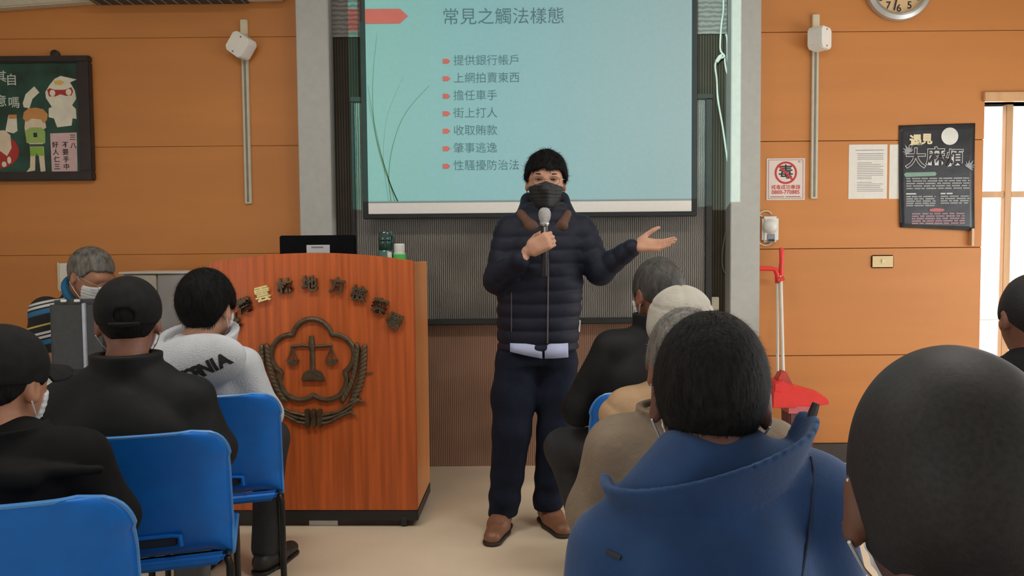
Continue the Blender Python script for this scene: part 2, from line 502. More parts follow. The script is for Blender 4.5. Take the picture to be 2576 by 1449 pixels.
# the ceiling projector that throws the slide (its beam also spills past the screen edges)
PJ = Vector((0.10, 1.0, 2.78))
pj = thing('ceiling_projector', 'white ceiling projector hanging above the audience', 'projector', PJ)
MB().box((-0.17, -0.30, -0.05), (0.17, -0.02, 0.06)).build('projector_body', M_WHITE, pj, bevel=0.015)
MB().lathe([(0.035, 0.0), (0.035, 0.018), (0.028, 0.018), (0.028, 0.004)], 20, 'Y', (0, -0.01, 0)).build('lens_ring', M_BLACK, pj, True)
MB().tube([(0, -0.16, 0.06), (0, -0.16, CEIL_Z - PJ.z)], 0.02).build('ceiling_mount', M_WHITE, pj, True)
sp = bpy.data.lights.new('projector_beam', 'SPOT')
sp.energy = 520
sp.spot_size = math.radians(100)
sp.spot_blend = 0.0
sp.shadow_soft_size = 0.004
sp_o = bpy.data.objects.new('projector_beam', sp)
C.objects.link(sp_o)
sp_o.location = PJ + Vector((0, 0.02, 0))
sp_o.rotation_euler = (PI / 2, 0, 0)
def uv(px, py, Y):
    p = at(px, py, Y) - sp_o.location
    return p.x / p.y, p.z / p.y
u0 = uv(877, 150, 4.56)[0]; u1 = uv(1863, 300, 4.45)[0]
v0 = uv(1853, 508, 4.45)[1]; v1 = v0 + (u1 - u0) * 0.70
ra0 = uv(884, 78, 4.545)[1]; ra1 = uv(884, 22, 4.545)[1]
sp.use_nodes = True
nt = sp.node_tree
em = nt.nodes['Emission']
tc = nt.nodes.new('ShaderNodeTexCoord'); sepx = nt.nodes.new('ShaderNodeSeparateXYZ')
nt.links.new(tc.outputs['Normal'], sepx.inputs[0])
def math_n(op, a, b):
    n = nt.nodes.new('ShaderNodeMath'); n.operation = op
    for i, v in enumerate((a, b)):
        if isinstance(v, (int, float)): n.inputs[i].default_value = v
        else: nt.links.new(v, n.inputs[i])
    return n.outputs[0]
nz = math_n('ABSOLUTE', sepx.outputs['Z'], 0)
u_ = math_n('DIVIDE', sepx.outputs['X'], nz); v_ = math_n('DIVIDE', sepx.outputs['Y'], nz)
def inside(a, lo, hi):
    return math_n('MULTIPLY', math_n('GREATER_THAN', a, lo), math_n('LESS_THAN', a, hi))
mask = math_n('MULTIPLY', inside(u_, u0, u1), inside(v_, v0, v1))
# evens out the fall-off towards the slide's edges, as a projector's lens does
cosf = math_n('POWER', math_n('ADD', math_n('ADD', math_n('MULTIPLY', u_, u_), math_n('MULTIPLY', v_, v_)), 1.0), 1.5)
rampf = math_n('DIVIDE', math_n('SUBTRACT', u_, u0), u1 - u0)
rp = nt.nodes.new('ShaderNodeValToRGB')
rp.color_ramp.elements[0].color = (0.28, 1.0, 0.80, 1)
rp.color_ramp.elements[1].color = (0.80, 1.25, 1.15, 1)
e = rp.color_ramp.elements.new(0.35); e.color = (0.24, 0.82, 0.88, 1)
e = rp.color_ramp.elements.new(0.87); e.color = (0.46, 0.68, 0.72, 1)
e = rp.color_ramp.elements.new(0.90); e.color = (0.80, 1.25, 1.15, 1)
nt.links.new(rampf, rp.inputs[0])
rmask = math_n('MULTIPLY', inside(v_, ra0, ra1), math_n('LESS_THAN', u_, uv(910, 40, SY)[0]))
mixr = nt.nodes.new('ShaderNodeMix'); mixr.data_type = 'RGBA'
nt.links.new(rmask, mixr.inputs[0]); nt.links.new(rp.outputs[0], mixr.inputs[6]); mixr.inputs[7].default_value = (1.0, 0.12, 0.08, 1)
nt.links.new(mixr.outputs[2], em.inputs['Color'])
nt.links.new(math_n('MULTIPLY', mask, cosf), em.inputs['Strength'])
# ------------------------------------------------------------------ things on the front wall
def wall_root(name, label, cat, px, py, Y=WY, group=None):
    p = at(px, py, Y)
    return thing(name, label, cat, (p.x, Y, p.z), group=group)
K = WY / F_PX               # metres per pixel on the wall
M_TRUNK = mat('cream_trunking', (0.55, 0.50, 0.38), 0.5, 0.06, 30)
M_TRUNKD = mat('trunking_dark_line', (0.20, 0.19, 0.16), 0.6)  # darker tone for the trunking and pipe cover seams

def trunking(px, top, bot, lab, boxlab, cube):
    t = wall_root('cable_trunking', lab, 'cable trunking', px, (top + bot) / 2)
    h = (bot - top) / 2 * K
    w = 8.5 * K
    MB().box((-w, -0.016, -h), (w, 0, h)).build('trunk_base', M_TRUNK, t, bevel=0.003)
    MB().box((-w * 0.30, -0.0175, -h + 0.01), (w * 0.30, -0.015, h - 0.09)).build('trunk_seam', M_TRUNKD, t)
    MB().box((-w * 1.05, -0.020, h - 0.085), (w * 1.05, 0.0, h)).build('end_cap', M_BEIGE, t, bevel=0.003)
trunking(621, 57, 510, 'cream cable trunking running down the wall left of the screen', None, False)
trunking(2048, 44, 497, 'cream cable trunking running down the wall beside the drug sign', None, True)
# small octagonal boxes fixed on the trunking
def wall_box(px, py, yaw, roll, lab):
    t = wall_root('sensor_box', lab, 'wall box', px, py, WY - 0.055)
    s = 0.062
    c = 0.018
    poly = [(-s + c, -s), (s - c, -s), (s, -s + c), (s, s - c), (s - c, s), (-s + c, s), (-s, s - c), (-s, -s + c)]
    b = MB().prism(poly, -0.05, 0.03).build('box_body', M_WHITE, t, bevel=0.004)
    l = MB().prism([(x * 0.97, z * 0.97) for x, z in poly], -0.056, -0.05).build('box_lid', mat('box_lid', (0.82, 0.80, 0.74), 0.4, 0.03), t, bevel=0.002)
    k = MB().lathe([(0.005, 0), (0.005, 0.003)], 8, 'Y', (0, -0.056, s * 0.75)).build('lid_screw', M_INK, t)
    k2 = MB().lathe([(0.005, 0), (0.005, 0.003)], 8, 'Y', (0, -0.056, -s * 0.75)).build('lid_screw', M_INK, t)
    for q in (b, l, k, k2):
        q.rotation_euler = Euler((0, roll, yaw), 'XYZ')
    MB().tube([(0, 0.0, 0), (0, 0.05, 0)], 0.02).build('mount', M_BEIGE, t, True)
wall_box(610, 117, -0.25, 0.62, 'white tilted box on the trunking left of the screen')
wall_box(2056, 99, 0.75, 0.0, 'white octagonal box turned aside on the trunking near the clock')

# clock
t = wall_root('wall_clock', 'round wall clock with silver rim and beige dial, cut by top edge', 'clock', 2257, -30)
R = 83 * K
MB().lathe([(R * 0.98, 0.0), (R, 0.015), (R * 0.97, 0.035), (R * 0.86, 0.045), (R * 0.80, 0.038), (R * 0.79, 0.02)], 64, 'Y', cap=False).build('clock_rim', mat('brushed_rim', (0.50, 0.50, 0.48), 0.35, 0.04, metal=0.5), t, True)
MB().lathe([(R * 0.835, 0.0), (R * 0.80, 0.046), (R * 0.785, 0.042)], 64, 'Y', cap=False).build('inner_ring', M_STEEL, t, True)
MB().lathe([(R * 0.81, 0.0), (R * 0.81, 0.022)], 64, 'Y').build('dial', mat('beige_dial', (0.72, 0.50, 0.27), 0.5, 0.03), t)
for h in range(1, 13):
    a = PI / 2 - h * PI / 6
    text('numeral', str(h), 0.058, M_BLACK, t, (R * 0.63 * math.cos(a), -0.0235, R * 0.63 * math.sin(a)), weight=0.0008, align='CENTER')
for ln, w, ang in ((R * 0.70, 0.004, math.radians(192)), (R * 0.45, 0.006, math.radians(318))):
    h = MB().box((-w, -0.028, -0.02), (w, -0.026, ln)).build('clock_hand', M_BLACK, t); h.rotation_euler = (0, ang, 0)

# framed painting at the left edge
t = wall_root('framed_painting', 'dark framed painting of cartoon children on green ground', 'painting', 60, 302)
fx0, fx1, fz0, fz1 = -190 * K, 176 * K, -152 * K, 154 * K
fb, ft, fbt = 32 * K, 16 * K, 22 * K
M_FRAME = mat('dark_wood_frame', (0.022, 0.013, 0.011), 0.4, 0.2, 20, stretch=(1, 1, 1))
for lo, hi in (((fx0, -0.04, fz1 - ft), (fx1, 0, fz1)), ((fx0, -0.04, fz0), (fx1, 0, fz0 + fbt)), ((fx0, -0.04, fz0 + fbt), (fx0 + fb, 0, fz1 - ft)), ((fx1 - fb, -0.04, fz0 + fbt), (fx1, 0, fz1 - ft))):
    MB().box(lo, hi).build('frame_bar', M_FRAME, t, bevel=0.006)
MB().box((fx0 + fb, -0.018, fz0 + fbt), (fx1 - fb, -0.002, fz1 - ft)).build('painted_ground', mat('green_paint', (0.012, 0.055, 0.035), 0.45, 0.75, 6, detail=6), t)
MB().lathe([(0.024, 0), (0.026, 0.02), (0.012, 0.026)], 16, 'Y', (147 * K - 60 * K, 0, fz1 + 0.012)).build('hanger', M_FRAME, t, True)
def art(pts, col, name, lift=0.0):
    mb = MB().prism([((x - 60) * K, -(y - 302) * K) for x, y in pts], -0.0195 - lift, -0.0175)
    return mb.build(name, mat('paint_%.2f_%.2f_%.2f' % col, col, 0.5, 0.08, 20), t)
def oval(cx, cy, rx, ry, n=20, a0=0.0):
    return [(cx + rx * math.cos(2 * PI * i / n + a0), cy + ry * math.sin(2 * PI * i / n + a0)) for i in range(n)]
CR, SKIN, OR, GR, RD, PK = (0.72, 0.68, 0.55), (0.70, 0.58, 0.42), (0.55, 0.25, 0.07), (0.30, 0.45, 0.12), (0.40, 0.03, 0.02), (0.62, 0.42, 0.42)
# a plain white rounded figure, a child in green, a red bowl, a white jar and a pink note
art([(145, 203), (160, 196), (200, 205), (183, 212), (194, 232), (197, 252), (186, 268), (195, 277), (196, 302), (186, 300), (183, 318), (147, 322), (140, 300), (127, 297), (128, 275), (136, 272), (122, 250), (121, 235), (132, 218)], CR, 'painted_white_figure')
art([(126, 230), (132, 226), (146, 230), (170, 230), (186, 224), (190, 234), (186, 244), (172, 245), (158, 241), (146, 246), (130, 246)], RD, 'painted_red_band', 0.001)
art(oval(139, 238, 7, 8), CR, 'painted_white_spot', 0.002); art(oval(179, 236, 7, 8), CR, 'painted_white_spot', 0.002)
art([(143, 209), (160, 206), (170, 212), (160, 219), (146, 217)], (0.70, 0.45, 0.12), 'painted_yellow_mark', 0.001)
art([(66, 322), (69, 300), (116, 300), (120, 322), (112, 328), (116, 360), (110, 362), (112, 370), (112, 388), (114, 430), (102, 432), (99, 392), (94, 384), (90, 392), (88, 428), (66, 432), (76, 420), (78, 390), (77, 362), (70, 358)], SKIN, 'painted_child')
art([(68, 330), (80, 322), (108, 322), (117, 332), (116, 360), (70, 360)], GR, 'painted_green_shirt', 0.001)
art([(78, 370), (111, 370), (111, 392), (96, 391), (94, 384), (92, 392), (78, 392)], (0.22, 0.42, 0.05), 'painted_green_shorts', 0.001)
art([(63, 300), (66, 284), (78, 275), (96, 273), (114, 277), (125, 290), (122, 304), (114, 312), (108, 302), (84, 300), (72, 308)], OR, 'painted_orange_hair', 0.001)
art([(88, 335), (97, 335), (97, 346), (88, 346)], (0.02, 0.02, 0.02), 'painted_dark_patch', 0.002)
art([(76, 363), (112, 363), (112, 369), (76, 369)], (0.06, 0.07, 0.06), 'painted_belt', 0.002)
art([(64, 262), (72, 240), (94, 221), (106, 236), (88, 252), (80, 275), (66, 272)], CR, 'painted_white_cap')
art([(27, 292), (47, 292), (48, 330), (38, 336), (18, 331)], CR, 'painted_jar')
art([(28, 290), (48, 290), (46, 300), (28, 300)], OR, 'painted_jar_lid', 0.001)
art(oval(-8, 380, 58, 44, 24), RD, 'painted_red_bowl'); art([(-8, 330), (15, 328), (30, 340), (32, 372), (20, 392), (2, 378), (-8, 380)], SKIN, 'painted_arm', 0.001)
art(oval(25, 402, 5, 9, 12, 0.4), CR, 'painted_white_spot', 0.001); art(oval(12, 412, 6, 7, 12), CR, 'painted_white_spot', 0.001)
art([(129, 337), (195, 335), (194, 431), (130, 431)], PK, 'painted_note')
M_CHALK = mat('chalk_white', (0.55, 0.60, 0.53), 0.8)
for s_, x, y in (('其', 12, 198), ('自', 38, 206), ('意', 10, 258), ('嗎', 42, 262)):
    text('painted_lettering', s_, 30 * K, M_CHALK, t, ((x - 60) * K, -0.0185, -(y - 302) * K), weight=0.0006, align='CENTER')
for s_, x, y in (('三', 185, 348), ('八', 186, 368), ('不', 166, 366), ('要', 166, 384), ('手', 167, 402), ('中', 167, 420), ('好', 141, 366), ('人', 142, 384), ('仁', 144, 402), ('三', 144, 420)):
    text('painted_lettering', s_, 16 * K, M_BLACK, t, ((x - 60) * K, -0.0215, -(y - 302) * K), weight=0.0004, align='CENTER')

# air conditioner and pipe cover at the top left
t = wall_root('air_conditioner', 'white wall air conditioner seen from below at top left', 'air conditioner', 484, 12)
MB().box((-240 * K, -0.22, 0.010), (232 * K, 0, 0.30)).build('housing', M_WHITE, t, bevel=0.015)
MB().box((-232 * K, -0.20, 0.0), (142 * K, -0.01, 0.012)).build('outlet', mat('dark_outlet', (0.05, 0.05, 0.048), 0.6), t)
for i in range(14):
    x = (-225 + i * 27.5) * K
    MB().box((x, -0.21, -0.004), (x + 0.006, -0.015, 0.003)).build('louvre', mat('grey_louvre', (0.25, 0.25, 0.24), 0.5), t)
MB().box((-232 * K, -0.215, -0.006), (142 * K, -0.205, 0.008)).build('outlet_flap', mat('grey_flap', (0.16, 0.155, 0.15), 0.5), t, bevel=0.003)
t = wall_root('pipe_cover', 'cream pipe cover sloping along the wall at top left corner', 'pipe cover', 110, 10)
o = MB().prism([(-260 * K, -28 * K), (138 * K, -3 * K), (138 * K, 22 * K), (-260 * K, 16 * K)], -0.07, 0).build('cover', M_TRUNK, t, bevel=0.008)
MB().prism([(-260 * K, -4 * K), (138 * K, 10 * K), (138 * K, 11.5 * K), (-260 * K, -2 * K)], -0.0725, -0.068).build('cover_seam', M_TRUNKD, t)

# drug hotline sign
t = wall_root('hotline_sign', 'white sign with red prohibition circle and red hotline number', 'sign', 1976, 451)
MB().box((-48 * K, -0.004, -52 * K), (48 * K, 0, 52 * K)).build('sign_plate', mat('sign_white', (0.72, 0.60, 0.55), 0.6, 0.02), t, bevel=0.001, seg=1)
M_SRED = mat('sign_red', (0.50, 0.035, 0.03), 0.6, 0.05)
def ringmesh(cx, cz, r0, r1, y, n=40):
    v, f = [], []
    for i in range(n):
        a = 2 * PI * i / n
        v += [(cx + r0 * math.cos(a), y, cz + r0 * math.sin(a)), (cx + r1 * math.cos(a), y, cz + r1 * math.sin(a))]
    for i in range(n):
        j = (i + 1) % n
        f.append((2 * i, 2 * j, 2 * j + 1, 2 * i + 1))
    return v, f
text('sign_lettering', '毒', 37 * K, M_BLACK, t, (0, -0.0046, 16 * K), weight=0.0015, align='CENTER')
v, f = ringmesh(0, 16 * K, 23 * K, 28 * K, -0.0050); mesh_obj('prohibition_ring', v, f, M_SRED, t)
a = math.radians(-45); c_, s_ = math.cos(a), math.sin(a)
MB().prism([(x * c_ - z * s_, x * s_ + z * c_ + 16 * K) for x, z in ((-24 * K, -2.6 * K), (24 * K, -2.6 * K), (24 * K, 2.6 * K), (-24 * K, 2.6 * K))], -0.0056, -0.0050).build('prohibition_bar', M_SRED, t)
text('sign_lettering', '戒毒成功專線', 12.2 * K, M_SRED, t, (0, -0.0046, -20.5 * K), weight=0.0003, align='CENTER')
text('sign_lettering', '0800-770885', 13.2 * K, M_SRED, t, (0, -0.0046, -32.5 * K), weight=0.0006, align='CENTER')
M_SBR = mat('sign_brown', (0.16, 0.03, 0.025), 0.6)
MB().box((-38 * K, -0.0048, -44.5 * K), (-4 * K, -0.004, -43 * K)).box((0, -0.0048, -44.5 * K), (37 * K, -0.004, -43 * K)).build('sign_small_print', M_SBR, t)
bd = MB()
for (ax, az), (bx_, bz_) in (((-43, -48), (43, -48)), ((43, -48), (43, 48)), ((43, 48), (-43, 48)), ((-43, 48), (-43, -48))):
    bd.box((min(ax, bx_) * K - 0.0009, -0.0048, min(az, bz_) * K - 0.0009), (max(ax, bx_) * K + 0.0009, -0.004, max(az, bz_) * K + 0.0009))
bd.build('sign_border', M_SBR, t)
text('sign_lettering', '第11', 5 * K, M_SBR, t, (35 * K, -0.0046, 43 * K), align='CENTER')

# notices and poster
def notice(px, py, w, h, lab, lines):
    t = wall_root('paper_notice', lab, 'notice', px, py)
    MB().box((-w / 2 * K, -0.0015, -h / 2 * K), (w / 2 * K, 0, h / 2 * K)).build('sheet', M_PAPER, t)
    if lines:
        mb = MB()
        mb.box((-w * 0.33 * K, -0.0022, h * 0.39 * K), (w * 0.40 * K, -0.0014, h * 0.39 * K + 0.003))
        mb.box((-w * 0.29 * K, -0.0022, h * 0.325 * K), (w * 0.40 * K, -0.0014, h * 0.325 * K + 0.003))
        r_ = random.Random(3)
        z = h * 0.29
        while z > -h * 0.38:
            x1_ = r_.choice((0.10, 0.40, 0.40, 0.33, 0.40))
            if r_.random() > 0.15:
                mb.box((-w * 0.28 * K, -0.0022, z * K), (w * x1_ * K, -0.0014, z * K + 0.0024))
            z -= 4.4
        mb.build('printed_lines', M_INK, t)
notice(2183, 432, 96, 135, 'printed white notice sheet beside the drug poster', True)
notice(2262, 432, 50, 135, 'white sheet half hidden behind the black poster', False)

t = wall_root('drug_poster', 'large black poster with white moon and bold outlined Chinese title', 'poster', 2354, 448)
pw, ph = 190 * K, 262 * K
nx, nz_ = 14, 18
v, f = [], []
for layer in (0, 1):
    for j in range(nz_ + 1):
        for i in range(nx + 1):
            u, w = i / nx, j / nz_
            x = -pw / 2 + pw * u
            z = -ph / 2 + ph * w
            # sagging lower edge, pulled up at the left corner and loose at the right
            z += (0.020 * (1 - u) * (1 - w) ** 3 - 0.004 * u * (1 - w) ** 3) + 0.010 * u * w
            x += 0.012 * (1 - u) * (1 - w) ** 2
            y = -0.006 - 0.0015 * math.sin(7 * u + 5 * w) - 0.010 * (1 - w) ** 3 * (0.4 + u)
            v.append((x, y + layer * 0.0012, z))
n1 = (nx + 1) * (nz_ + 1)
for j in range(nz_):
    for i in range(nx):
        a = j * (nx + 1) + i
        f.append((a, a + 1, a + nx + 2, a + nx + 1)); f.append((n1 + a, n1 + a + nx + 1, n1 + a + nx + 2, n1 + a + 1))
rim = [i for i in range(nx + 1)] + [j * (nx + 1) + nx for j in range(1, nz_ + 1)] + [nz_ * (nx + 1) + i for i in range(nx - 1, -1, -1)] + [j * (nx + 1) for j in range(nz_ - 1, 0, -1)]
for a, b in zip(rim, rim[1:] + rim[:1]):
    f.append((a, a + n1, b + n1, b))
M_POSTER = mat('black_gloss_print', (0.020, 0.021, 0.026), 0.28, 0.5, 7, 0.10, 14)
poster = mesh_obj('poster_sheet', v, f, M_POSTER, t, True)
dgp = BVHTree.FromPolygons([Vector(p) for p in v[:n1]], [q for q in f if max(q) < n1])
def stick(o, lift=0.0012):
    lift = lift * 1.6 + 0.0012
    """lay a flat print on the wavy sheet"""
    mw = Matrix.LocRotScale(o.location, o.rotation_euler, None)
    for p in o.data.vertices:
        q = mw @ p.co
        h = dgp.ray_cast(Vector((q.x, -1, q.z)), Vector((0, 1, 0)))
        if h[0] is not None:
            q.y = h[0].y - lift
        p.co = q
    o.location = (0, 0, 0); o.rotation_euler = (0, 0, 0)
def pp(px, py):
    return ((px - 2354) * K, -0.03, -(py - 448) * K)
M_PW = mat('poster_white', (0.62, 0.62, 0.60), 0.5, 0.05)
M_PCREAM = mat('poster_cream', (0.72, 0.62, 0.38), 0.5, 0.05)
M_PGREY = mat('poster_grey', (0.30, 0.31, 0.32), 0.5, 0.1)
M_PDK = mat('poster_dark', (0.02, 0.014, 0.016), 0.4)
o = MB().prism([(pp(2385, 345)[0] + 21.5 * K * math.cos(2 * PI * i / 32), pp(2385, 345)[2] + 21.5 * K * math.sin(2 * PI * i / 32)) for i in range(32)], -0.03, -0.029).build('poster_moon', mat('poster_moon', (0.68, 0.67, 0.62), 0.5), t); stick(o)
for s_, x, y, sz, w in (('遇', 2300, 357, 31, 0.0028), ('見', 2328, 353, 27, 0.0028)):
    o = text('poster_title', s_, sz * K, M_PCREAM, t, pp(x, y), weight=w, align='CENTER'); stick(o, 0.0016)
for s_, x, y, sz in (('大', 2301, 402, 52), ('麻', 2350, 397, 47), ('煩', 2398, 401, 44)):
    o = text('poster_title', s_, sz * K, M_PW, t, pp(x, y), weight=0.0046, align='CENTER'); stick(o, 0.0014)
    o = text('poster_title', s_, sz * K, M_PDK, t, pp(x, y), weight=0.0010, align='CENTER'); stick(o, 0.0022)
def leaf(px, py, s, ang):
    mb = MB()
    cx, _, cz = pp(px, py)
    for k in range(-3, 4):
        a = ang + k * 0.45
        ln = s * (1.0 - 0.13 * abs(k)) * K
        d = Vector((math.sin(a), 0, math.cos(a))); n_ = Vector((d.z, 0, -d.x)) * ln * 0.12
        c0 = Vector((cx, -0.03, cz))
        mb.add([c0, c0 + d * ln * 0.5 + n_, c0 + d * ln, c0 + d * ln * 0.5 - n_], [(0, 1, 2, 3)])
    stick(mb.build('poster_leaf', M_PGREY, t), 0.0013)
leaf(2285, 385, 24, -0.5); leaf(2432, 424, 24, 0.6); leaf(2352, 410, 16, 0.0)
o = MB().prism([(pp(x, y)[0], pp(x, y)[2]) for x, y in ((2272, 439), (2276, 434), (2350, 433), (2354, 438), (2350, 443), (2276, 445))], -0.03, -0.0295).build('poster_banner', mat('poster_green', (0.20, 0.34, 0.26), 0.5), t); stick(o, 0.0012)
def print_block(name, x0, x1, y0, y1, step, mt, seed):
    r_ = random.Random(seed)
    mb = MB()
    y = y0
    while y <= y1:
        x = x0
        while x < x1 - 3:
            w = r_.uniform(8, 26)
            e_ = min(x + w, x1)
            a, b = pp(x, y + 1.6), pp(e_, y - 1.6)
            k = max(1, int((e_ - x) / 8))
            for i in range(k):
                xa, xb = a[0] + (b[0] - a[0]) * i / k, a[0] + (b[0] - a[0]) * (i + 1) / k
                mb.add([(xa, -0.03, a[2]), (xb, -0.03, a[2]), (xb, -0.03, b[2]), (xa, -0.03, b[2])], [(0, 1, 2, 3)])
            x = e_ + r_.uniform(1.5, 4)
        y += step
    stick(mb.build(name, mt, t), 0.0012)
M_PTXT = mat('poster_text_grey', (0.30, 0.30, 0.30), 0.6)
print_block('poster_print', 2278, 2436, 449, 474, 6.2, M_PTXT, 1)
print_block('poster_print', 2278, 2310, 487, 489, 6, M_PW, 2)
print_block('poster_print', 2364, 2394, 487, 489, 6, M_PW, 3)
print_block('poster_print', 2278, 2352, 494, 518, 5.6, M_PTXT, 4)
print_block('poster_print', 2364, 2436, 494, 513, 5.6, M_PTXT, 5)
print_block('poster_print', 2292, 2424, 537, 562, 6, mat('poster_pink_text', (0.34, 0.20, 0.22), 0.6), 6)
o = MB().prism([(pp(2355 + 20 * math.cos(2 * PI * i / 20), 0)[0], pp(0, 528 + 4.5 * math.sin(2 * PI * i / 20))[2]) for i in range(20)], -0.03, -0.0295).build('poster_pill', mat('poster_pink', (0.48, 0.14, 0.14), 0.5), t); stick(o, 0.0014)
MB().box(pp(2440, 618), (pp(2446, 575)[0], -0.001, pp(0, 575)[2])).build('loose_tape', mat('clear_tape', (0.60, 0.36, 0.2), 0.3), t)

# motion sensor beside the pilaster, its cable, light switch plates
t = wall_root('motion_sensor', 'white dome motion sensor mounted beside the right pilaster', 'sensor', 1936, 577)
MB().box((-22 * K, -0.035, -32 * K), (19 * K, 0, 32 * K)).build('sensor_base', M_WHITE, t, bevel=0.012)
MB().ball((-4 * K, -0.040, 7 * K), (18 * K, 0.045, 18 * K), 20, 12).build('sensor_dome', mat('frosted_dome', (0.70, 0.70, 0.66), 0.35, 0.03), t, True)
MB().box((-11 * K, -0.040, -32 * K), (8 * K, -0.03, -12 * K)).build('sensor_window', mat('grey_window', (0.22, 0.24, 0.28), 0.3), t, bevel=0.003)
MB().box((-8 * K, -0.044, -30 * K), (6 * K, -0.038, -25 * K)).build('sensor_slot', M_BLACK, t)
arc = [(-20 * K + 0.0, -0.01, 32 * K)] + [(-12 * K - 16 * K * math.cos(a), -0.012, 34 * K + 12 * K * math.sin(a)) for a in np.linspace(0.2, 2.9, 8)]
MB().tube(arc, 0.004).build('sensor_cable', M_BEIGE, t, True)
arc = [(-12 * K - 16 * K * math.cos(a), -0.012, -30 * K - 10 * K * math.sin(a)) for a in np.linspace(0.2, 2.9, 8)]
MB().tube(arc, 0.004).build('sensor_cable', M_BEIGE, t, True)
t = wall_root('wall_switch', 'beige wall switch plate below the posters', 'switch', 2219, 658)
MB().box((-28 * K, -0.010, -16 * K), (28 * K, 0, 16 * K)).build('switch_plate', mat('yellowed_plate', (0.66, 0.50, 0.25), 0.4, 0.04), t, bevel=0.005)
MB().box((-4 * K, -0.016, -4 * K), (5 * K, -0.008, 6 * K)).build('switch_rocker', M_BEIGE, t, bevel=0.002)
p = at(1798, 764, 4.555)
t = thing('socket_plate', 'cream plate on the dark panel beside the right pilaster', 'socket', (p.x, 4.556, p.z))
MB().box((-10 * K, -0.012, -17 * K), (10 * K, 0.003, 17 * K)).build('plate', mat('cream_plate', (0.72, 0.66, 0.50), 0.4, 0.03), t, bevel=0.004)

# cables hanging right of the screen
M_CW = mat('white_cable', (0.62, 0.66, 0.60), 0.5)
def cable(name, lab, pts, r, m, Y=4.53, plug=None):
    P = [at(x, y, Y) for x, y in pts]
    t = thing(name, lab, 'cable', P[0])
    Q = []
    n = 6 * (len(P) - 1)
    for i in range(n + 1):
        u = i / n * (len(P) - 1); k = min(int(u), len(P) - 2); f = u - k
        p0, p1, p2, p3 = P[max(k - 1, 0)], P[k], P[k + 1], P[min(k + 2, len(P) - 1)]
        Q.append(0.5 * ((2 * p1) + (p2 - p0) * f + (2 * p0 - 5 * p1 + 4 * p2 - p3) * f * f + (3 * p1 - p0 - 3 * p2 + p3) * f ** 3) - P[0])
    MB().tube(Q, r, 7).build('cable_run', m, t, True)
    if plug:
        a, b = at(*plug[0], Y) - P[0], at(*plug[1], Y) - P[0]
        MB().tube([a, a.lerp(b, 0.3), b], [0.006, 0.013, 0.011], 8).build('plug', M_CW, t, True)
    return t
cable('hanging_cable', 'white cable with a plug hanging beside the screen', [(1818, -60), (1820, 20), (1815, 60), (1812, 105), (1813, 128), (1822, 142), (1806, 150), (1799, 165), (1803, 200), (1806, 250), (1818, 320), (1828, 390), (1836, 440)], 0.0055, M_CW, plug=((1816, 137), (1802, 156)))
cable('hanging_cable', 'black cable hanging nearest the right pilaster', [(1829, -60), (1832, 20), (1831, 60), (1833, 110), (1836, 160)], 0.006, M_BLACK, 4.535)
cable('hanging_cable', 'white cable bending behind the right pilaster', [(1826, 86), (1829, 100), (1830, 150), (1834, 175), (1838, 190)], 0.005, M_CW, 4.54)
cable('hanging_cable', 'short white cable joining behind the black cable', [(1823, 140), (1824, 160), (1829, 185), (1838, 205)], 0.005, M_CW, 4.545)
cable('hanging_cable', 'thin grey cable looping on the dark panel under the slide spill', [(1834, 545), (1824, 590), (1817, 640), (1818, 672), (1826, 690), (1836, 700)], 0.0035, mat('grey_cable', (0.16, 0.16, 0.14), 0.5), 4.545)

# ------------------------------------------------------------------ broom, dustpan and bin in the right corner
def fl(px, Y, z=0.0):
    p = at(px, 630, Y)
    return Vector((p.x, Y, z))
b0 = fl(2010, 4.32)
t = thing('dust_bin', 'dull red-brown bin with a pink liner under the dustpan', 'bin', b0)
M_BIN = mat('brown_bin', (0.13, 0.045, 0.042), 0.5, 0.1)
zt = at(2010, 1024, 4.25).z
MB().lathe([(0.088, 0.0), (0.10, zt)], 4, 'Z', cap=True).build('bin_body', M_BIN, t, bevel=0.008).rotation_euler = (0, 0, PI / 4)
MB().lathe([(0.106, zt - 0.035), (0.110, zt + 0.004), (0.098, zt + 0.004)], 4, cap=False).build('bin_liner', mat('pink_liner', (0.55, 0.13, 0.15), 0.4, 0.15), t).rotation_euler = (0, 0, PI / 4)
# long-handled dustpan leaning on the wall, pan resting on the bin
M_POLE = mat('white_pole', (0.70, 0.67, 0.60), 0.35, 0.04)
P0, P1 = at(1956, 940, 4.34), at(1956, 708, 4.47)
t = thing('dustpan', 'red long-handled dustpan resting on the bin', 'dustpan', P0)
def rel(p): return p - P0
MB().tube([rel(P0), rel(P1)], 0.008, 10).build('pole', M_POLE, t, True)
MB().tube([rel(at(x, y, 4.47)) for x, y in ((1956, 712), (1955, 690), (1950, 678), (1940, 676), (1905, 675), (1898, 676))], 0.014, 10).build('handle', M_RED, t, True)
MB().tube([rel(at(x, y, 4.45)) for x, y in ((1955, 705), (1972, 700))], 0.012, 10).build('clip', M_RED, t, True)
pan = [(1945, 1022), (1948, 965), (1966, 958), (2008, 978), (2062, 993), (2082, 1003), (2088, 1018), (2060, 1022), (1990, 1028)]
q = [rel(at(x, y, 4.25)) for x, y in pan]
v = [tuple(p) for p in q] + [(p.x, p.y + 0.10, p.z + 0.012) for p in q]
n = len(q)
mbp = MB().add(v, [tuple(range(n)), tuple(range(2 * n - 1, n - 1, -1))] + [(i, i + n, (i + 1) % n + n, (i + 1) % n) for i in range(n)])
mbp.build('pan', M_RED, t, bevel=0.006)
q = [rel(at(x, y, 4.235)) for x, y in ((1944, 1027), (1946, 985), (1968, 988), (1998, 1006), (2006, 1026))]
v = [tuple(p) for p in q] + [(p.x, p.y + 0.015, p.z) for p in q]
n = len(q)
